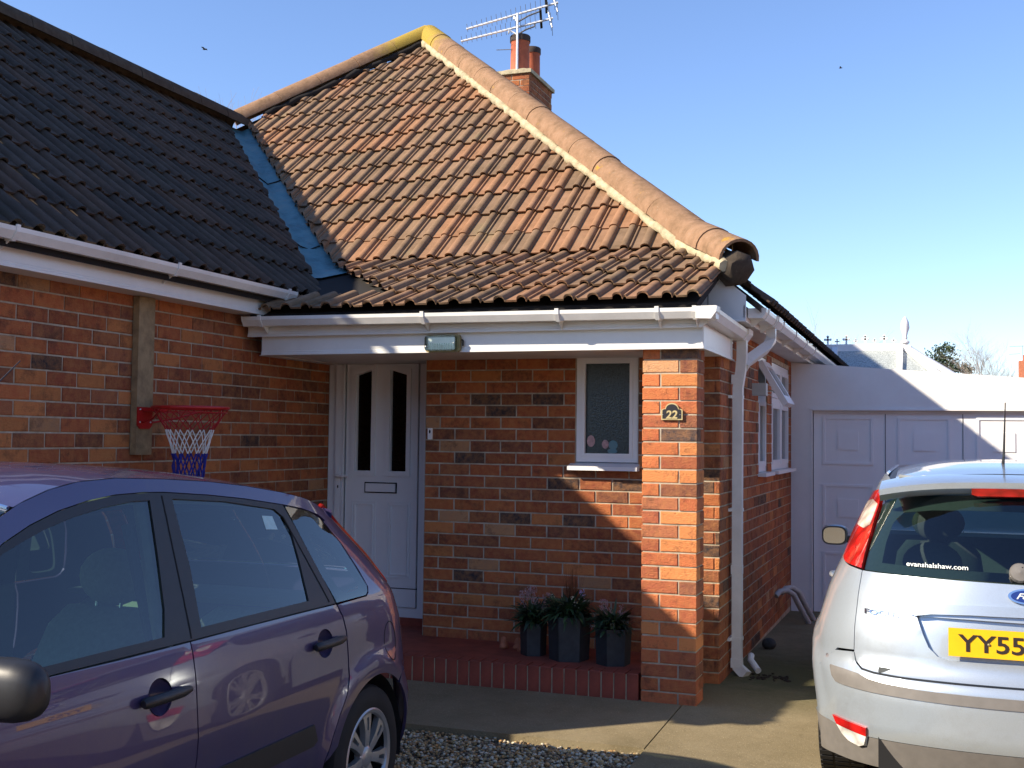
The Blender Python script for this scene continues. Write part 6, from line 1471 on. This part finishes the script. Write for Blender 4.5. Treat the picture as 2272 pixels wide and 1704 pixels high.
# ---------------------------------------------------------------- bits by the side wall
HS = thing('bent_pipes', 'pair of grey bent pipes leaning against the side wall near the garage', 'pipes', (.10, 3.9, -.125))
for dx, dy in ((0, 0), (.02, .22)):
    part('pipe', MB().tube([(.02+dx, 3.45+dy, .15), (.05+dx, 3.50+dy, .185), (.10+dx, 3.56+dy, .19), (.15+dx, 3.62+dy, .15), (.20+dx, 3.72+dy, .02), (.26+dx, 3.84+dy, -.125)], .024, 12), 'grey_plastic', HS, smooth=60)
bt_ = MB().ell((.115, 2.30, gz(2.3)+.035), .055, .07, .045, 12, 8); ob = part('loose_stone', bt_, 'stone_small', None, smooth=60); tag(ob, 'dark rounded stone lying at the foot of the side wall', 'stone')
mo_ = MB(); rr = random.Random(3)
for i in range(60): mo_.ell((rr.uniform(.16, .42), 1.05+rr.gauss(0, .05), gz(1.05)+.003), rr.uniform(.006, .014), rr.uniform(.006, .014), .006, 6, 4)
ob = part('wet_leaves', mo_, 'soil', None); tag(ob, 'dark wet leaf litter under the downpipe shoe', 'leaf litter', kind='stuff')

# ---------------------------------------------------------------- trees and houses beyond
def bare_tree(x, y, z, h, spread, label, seed, mat_='twig', lev=5, trunk=True, th=.02):
    T_ = thing('bare_tree', label, 'tree', (x, y, z), 'bare winter trees'); r = random.Random(seed); mt, mc = MB(), MB()
    def grow(p, d, L_, rad, lv):
        q = p+d*L_; mid = p+d*(L_*.5)+V((r.gauss(0, 1), r.gauss(0, 1), r.gauss(0, .4)))*L_*.05; (mt if lv >= lev-1 else mc).tube([p, mid, q], [rad, rad*.85, rad*.65], 6 if lv > 2 else 4, cap=False)
        if lv == 0: return
        for k in range(r.choice((3, 4)) if lv > 1 else 3):
            dd = (d+V((r.gauss(0, 1), r.gauss(0, 1), r.gauss(0, .5)+.35))*spread).normalized(); grow(p+d*L_*r.uniform(.55, 1), dd, L_*r.uniform(.6, .85), rad*.62, lv-1)
    grow(V((x, y, z)), V((0, 0, 1)), h*.36, th*h*.5, lev)
    part('trunk', mt, 'bark', T_, fix=False); part('twigs', mc, mat_, T_, fix=False, kind='stuff')
bare_tree(-15.9, 18.4, 0, 9.2, .30, 'bare tree whose twigs show above the dip between the roofs', 11, lev=6, th=.012)
bare_tree(-.35, 13.9, 0, 4.0, .42, 'bare budding shrub showing above the side gutter', 5, lev=5, th=.012)
bare_tree(2.9, 31, 0, 4.7, .40, 'bushy bare tree between the pine and the far house', 8, lev=6, th=.010)
bare_tree(4.4, 38, 0, 4.3, .42, 'small faint bare tree just left of the far chimney', 21, lev=5, th=.010)
PT = thing('pine_tree', 'dark green spreading pine beyond the conservatory', 'tree', (1.6, 35.8, 0)); mt = MB(); mt.tube([(1.6, 35.8, 0), (1.65, 35.8, 2.2), (1.5, 35.8, 3.6)], [.16, .12, .07], 8); mt.tube([(1.6, 35.8, 2.6), (2.0, 35.8, 3.5), (2.4, 35.8, 3.95)], [.07, .05, .02], 6); mt.tube([(1.6, 35.8, 2.9), (1.2, 35.8, 3.8)], [.06, .03], 6); part('trunk', mt, 'bark', PT)
r_ = random.Random(17); mc = MB()
for cx_, cz_, rx, rz_ in ((1.10, 4.05, .50, .26), (1.55, 4.35, .55, .38), (1.72, 4.72, .30, .20), (1.80, 4.10, .45, .26), (.85, 4.10, .25, .10), (2.20, 4.02, .32, .13), (2.42, 3.96, .22, .16), (2.32, 4.14, .12, .10), (1.45, 3.75, .5, .25)):
    for i in range(int(420*rx*rz_/.12)):
        q = V((r_.gauss(0, .5), r_.gauss(0, .5), r_.gauss(0, .5))); p = V((cx_+q.x*rx, 35.8+q.y*.45, cz_+q.z*rz_)); a_ = V((r_.gauss(0, 1), r_.gauss(0, 1), r_.gauss(0, 1)+.5)).normalized()*.07; b_ = a_.orthogonal().normalized()*.03
        mc.add([p-b_, p+b_, p+a_+b_*.3, p+a_-b_*.3], [(0, 1, 2, 3)])
part('crown', mc, 'pine_needles', PT, fix=False)
FH = thing('far_house', 'distant house with orange brick chimney and roof aerial at the right edge', 'house', (7.5, 58.5, 0))
part('wall', MB().box(4.9, 12, 56, 64, 0, 4.2), 'white_render', FH); mb = MB(); mb.add([(4.3, 55.6, 4.05), (12.4, 55.6, 4.05), (12.4, 64.4, 4.05), (4.3, 64.4, 4.05), (6.6, 58.4, 5.15), (11, 58.4, 5.15), (11, 61, 5.15), (6.6, 61, 5.15)], [(0, 1, 5, 4), (1, 2, 6, 5), (2, 3, 7, 6), (3, 0, 4, 7), (4, 5, 6, 7)]); part('roof', mb, 'terracotta', FH)
mb = MB(); mb.box(5.43, 6.1, 57.9, 58.6, 4.3, 5.75); fc = part('chimney', mb, 'clay_ornament', FH); part('chimney_pot', MB().lathe([(.13, 0), (.12, .25), (.14, .3), (.1, .3), (.1, .1)], (5.75, 58.2, 5.75), n=16), 'terracotta', fc)
part('aerial', MB().tube([(5.62, 58.2, 5.7), (5.62, 58.2, 6.55)], .012, 6), 'bumper_grey', FH); part('aerial', MB().tube([(5.0, 58.2, 6.5), (5.66, 58.2, 6.52)], .010, 5), 'bumper_grey', FH); part('aerial', MB().tube([(4.98, 58.2, 6.10), (5.5, 58.2, 6.13)], .010, 5), 'bumper_grey', FH)
mb = MB(); mb.add([(-30, 24, 1.2), (3.2, 24, 1.2), (2.9, 27, 3.1), (-30, 27, 3.1)], [(0, 1, 2, 3)])
def bird(x, y, z, s, label):
    B_ = thing('bird', label, 'bird', (x, y, z), 'distant birds in flight'); part('body', MB().ell((x, y, z), s, s*.35, s*.3, 10, 6), 'soot', B_, smooth=60)
    for q in (1, -1): part('wing', MB().add([(x-.4*s, y, z), (x+.4*s, y, z), (x+.2*s, y+q*s*1.2, z+.5*s), (x-.3*s, y+q*2.2*s, z+.3*s)], [(0, 1, 2, 3)]), 'soot', B_, fix=False)
bird(-33.2, 42.0, 20.9, .13, 'tiny dark bird high in the sky above the roofs on the left'); bird(-3.4, 58.0, 21.9, .10, 'tiny dark bird at the top edge of the sky')

# ---------------------------------------------------------------- across the drive (mirrored in the car's flank, out of frame)
NB = thing('neighbour_bungalow', 'brick bungalow with brown roof across the drive', 'house', (11, 3, -.2))
part('wall', MB().box(7.6, 14, -4.5, 12, -.5, 2.3), 'terracotta', NB); NB.children[0].data.materials[0] = M['brick_joined'] if False else M['mortar_brick'] if 'mortar_brick' in M else M['terracotta']
mb = MB(); mb.add([(7.2, -4.9, 2.25), (14.4, -4.9, 2.25), (14.4, 12.4, 2.25), (7.2, 12.4, 2.25), (10.8, -1.4, 4.9), (10.8, 9, 4.9)], [(0, 1, 4), (1, 2, 5, 4), (2, 3, 5), (3, 0, 4, 5), (3, 2, 1, 0)]); part('roof', mb, 'neighbour_roof', NB)
part('window', MB().box(7.56, 7.60, -1.5, .5, .9, 2.0), 'upvc_door', NB); part('window', MB().box(7.56, 7.60, 4, 6, .9, 2.0), 'upvc_door', NB)
BF = thing('boundary_fence', 'low brick boundary wall along the far side of the drive', 'wall', (6.55, 0, -.2)); part('body', MB().box(6.5, 6.68, -11, 4.4, -.5, .55), 'terracotta', BF)
CT = thing('conifer_tree', 'bushy dark conifer beside the drive', 'tree', (5.9, -3.2, -.3)); part('trunk', MB().tube([(5.9, -3.2, -.4), (5.9, -3.2, 1.9)], [.12, .04], 8), 'bark', CT); mc = MB(); r_ = random.Random(31)
for i in range(5200):
    t = r_.random()**.7; z = .0+2.5*t; R_ = .95*(1-t)**.7+.10; a = r_.uniform(0, 2*PI); rr_ = R_*r_.uniform(.55, 1.08); p = V((5.9+rr_*math.cos(a), -3.2+rr_*math.sin(a), z)); d = V((math.cos(a)*.9, math.sin(a)*.9, r_.uniform(.2, 1.2))).normalized()*r_.uniform(.08, .2); b_ = d.cross(V((r_.gauss(0, 1), r_.gauss(0, 1), 1))).normalized()*.022
    mc.add([p-b_, p+b_, p+d], [(0, 1, 2)])
part('crown', mc, 'conifer', CT, fix=False)
HH = thing('opposite_house', 'pale rendered house across the road', 'house', (2, -26, -.4)); part('wall', MB().box(-8, 14, -34, -26, -.5, 4.8), 'terracotta', HH); mb = MB(); mb.add([(-8.5, -25.5, 4.7), (14.5, -25.5, 4.7), (14.5, -34.5, 4.7), (-8.5, -34.5, 4.7), (-5, -30, 7.4), (11, -30, 7.4)], [(1, 0, 4, 5), (2, 1, 5), (3, 2, 5, 4), (0, 3, 4)]); part('roof', mb, 'neighbour_roof', HH); HH['label'] = 'red brick house across the road'
print('objects', len(bpy.data.objects), 'tris', sum(len(p.vertices)-2 for m in bpy.data.meshes for p in m.polygons))
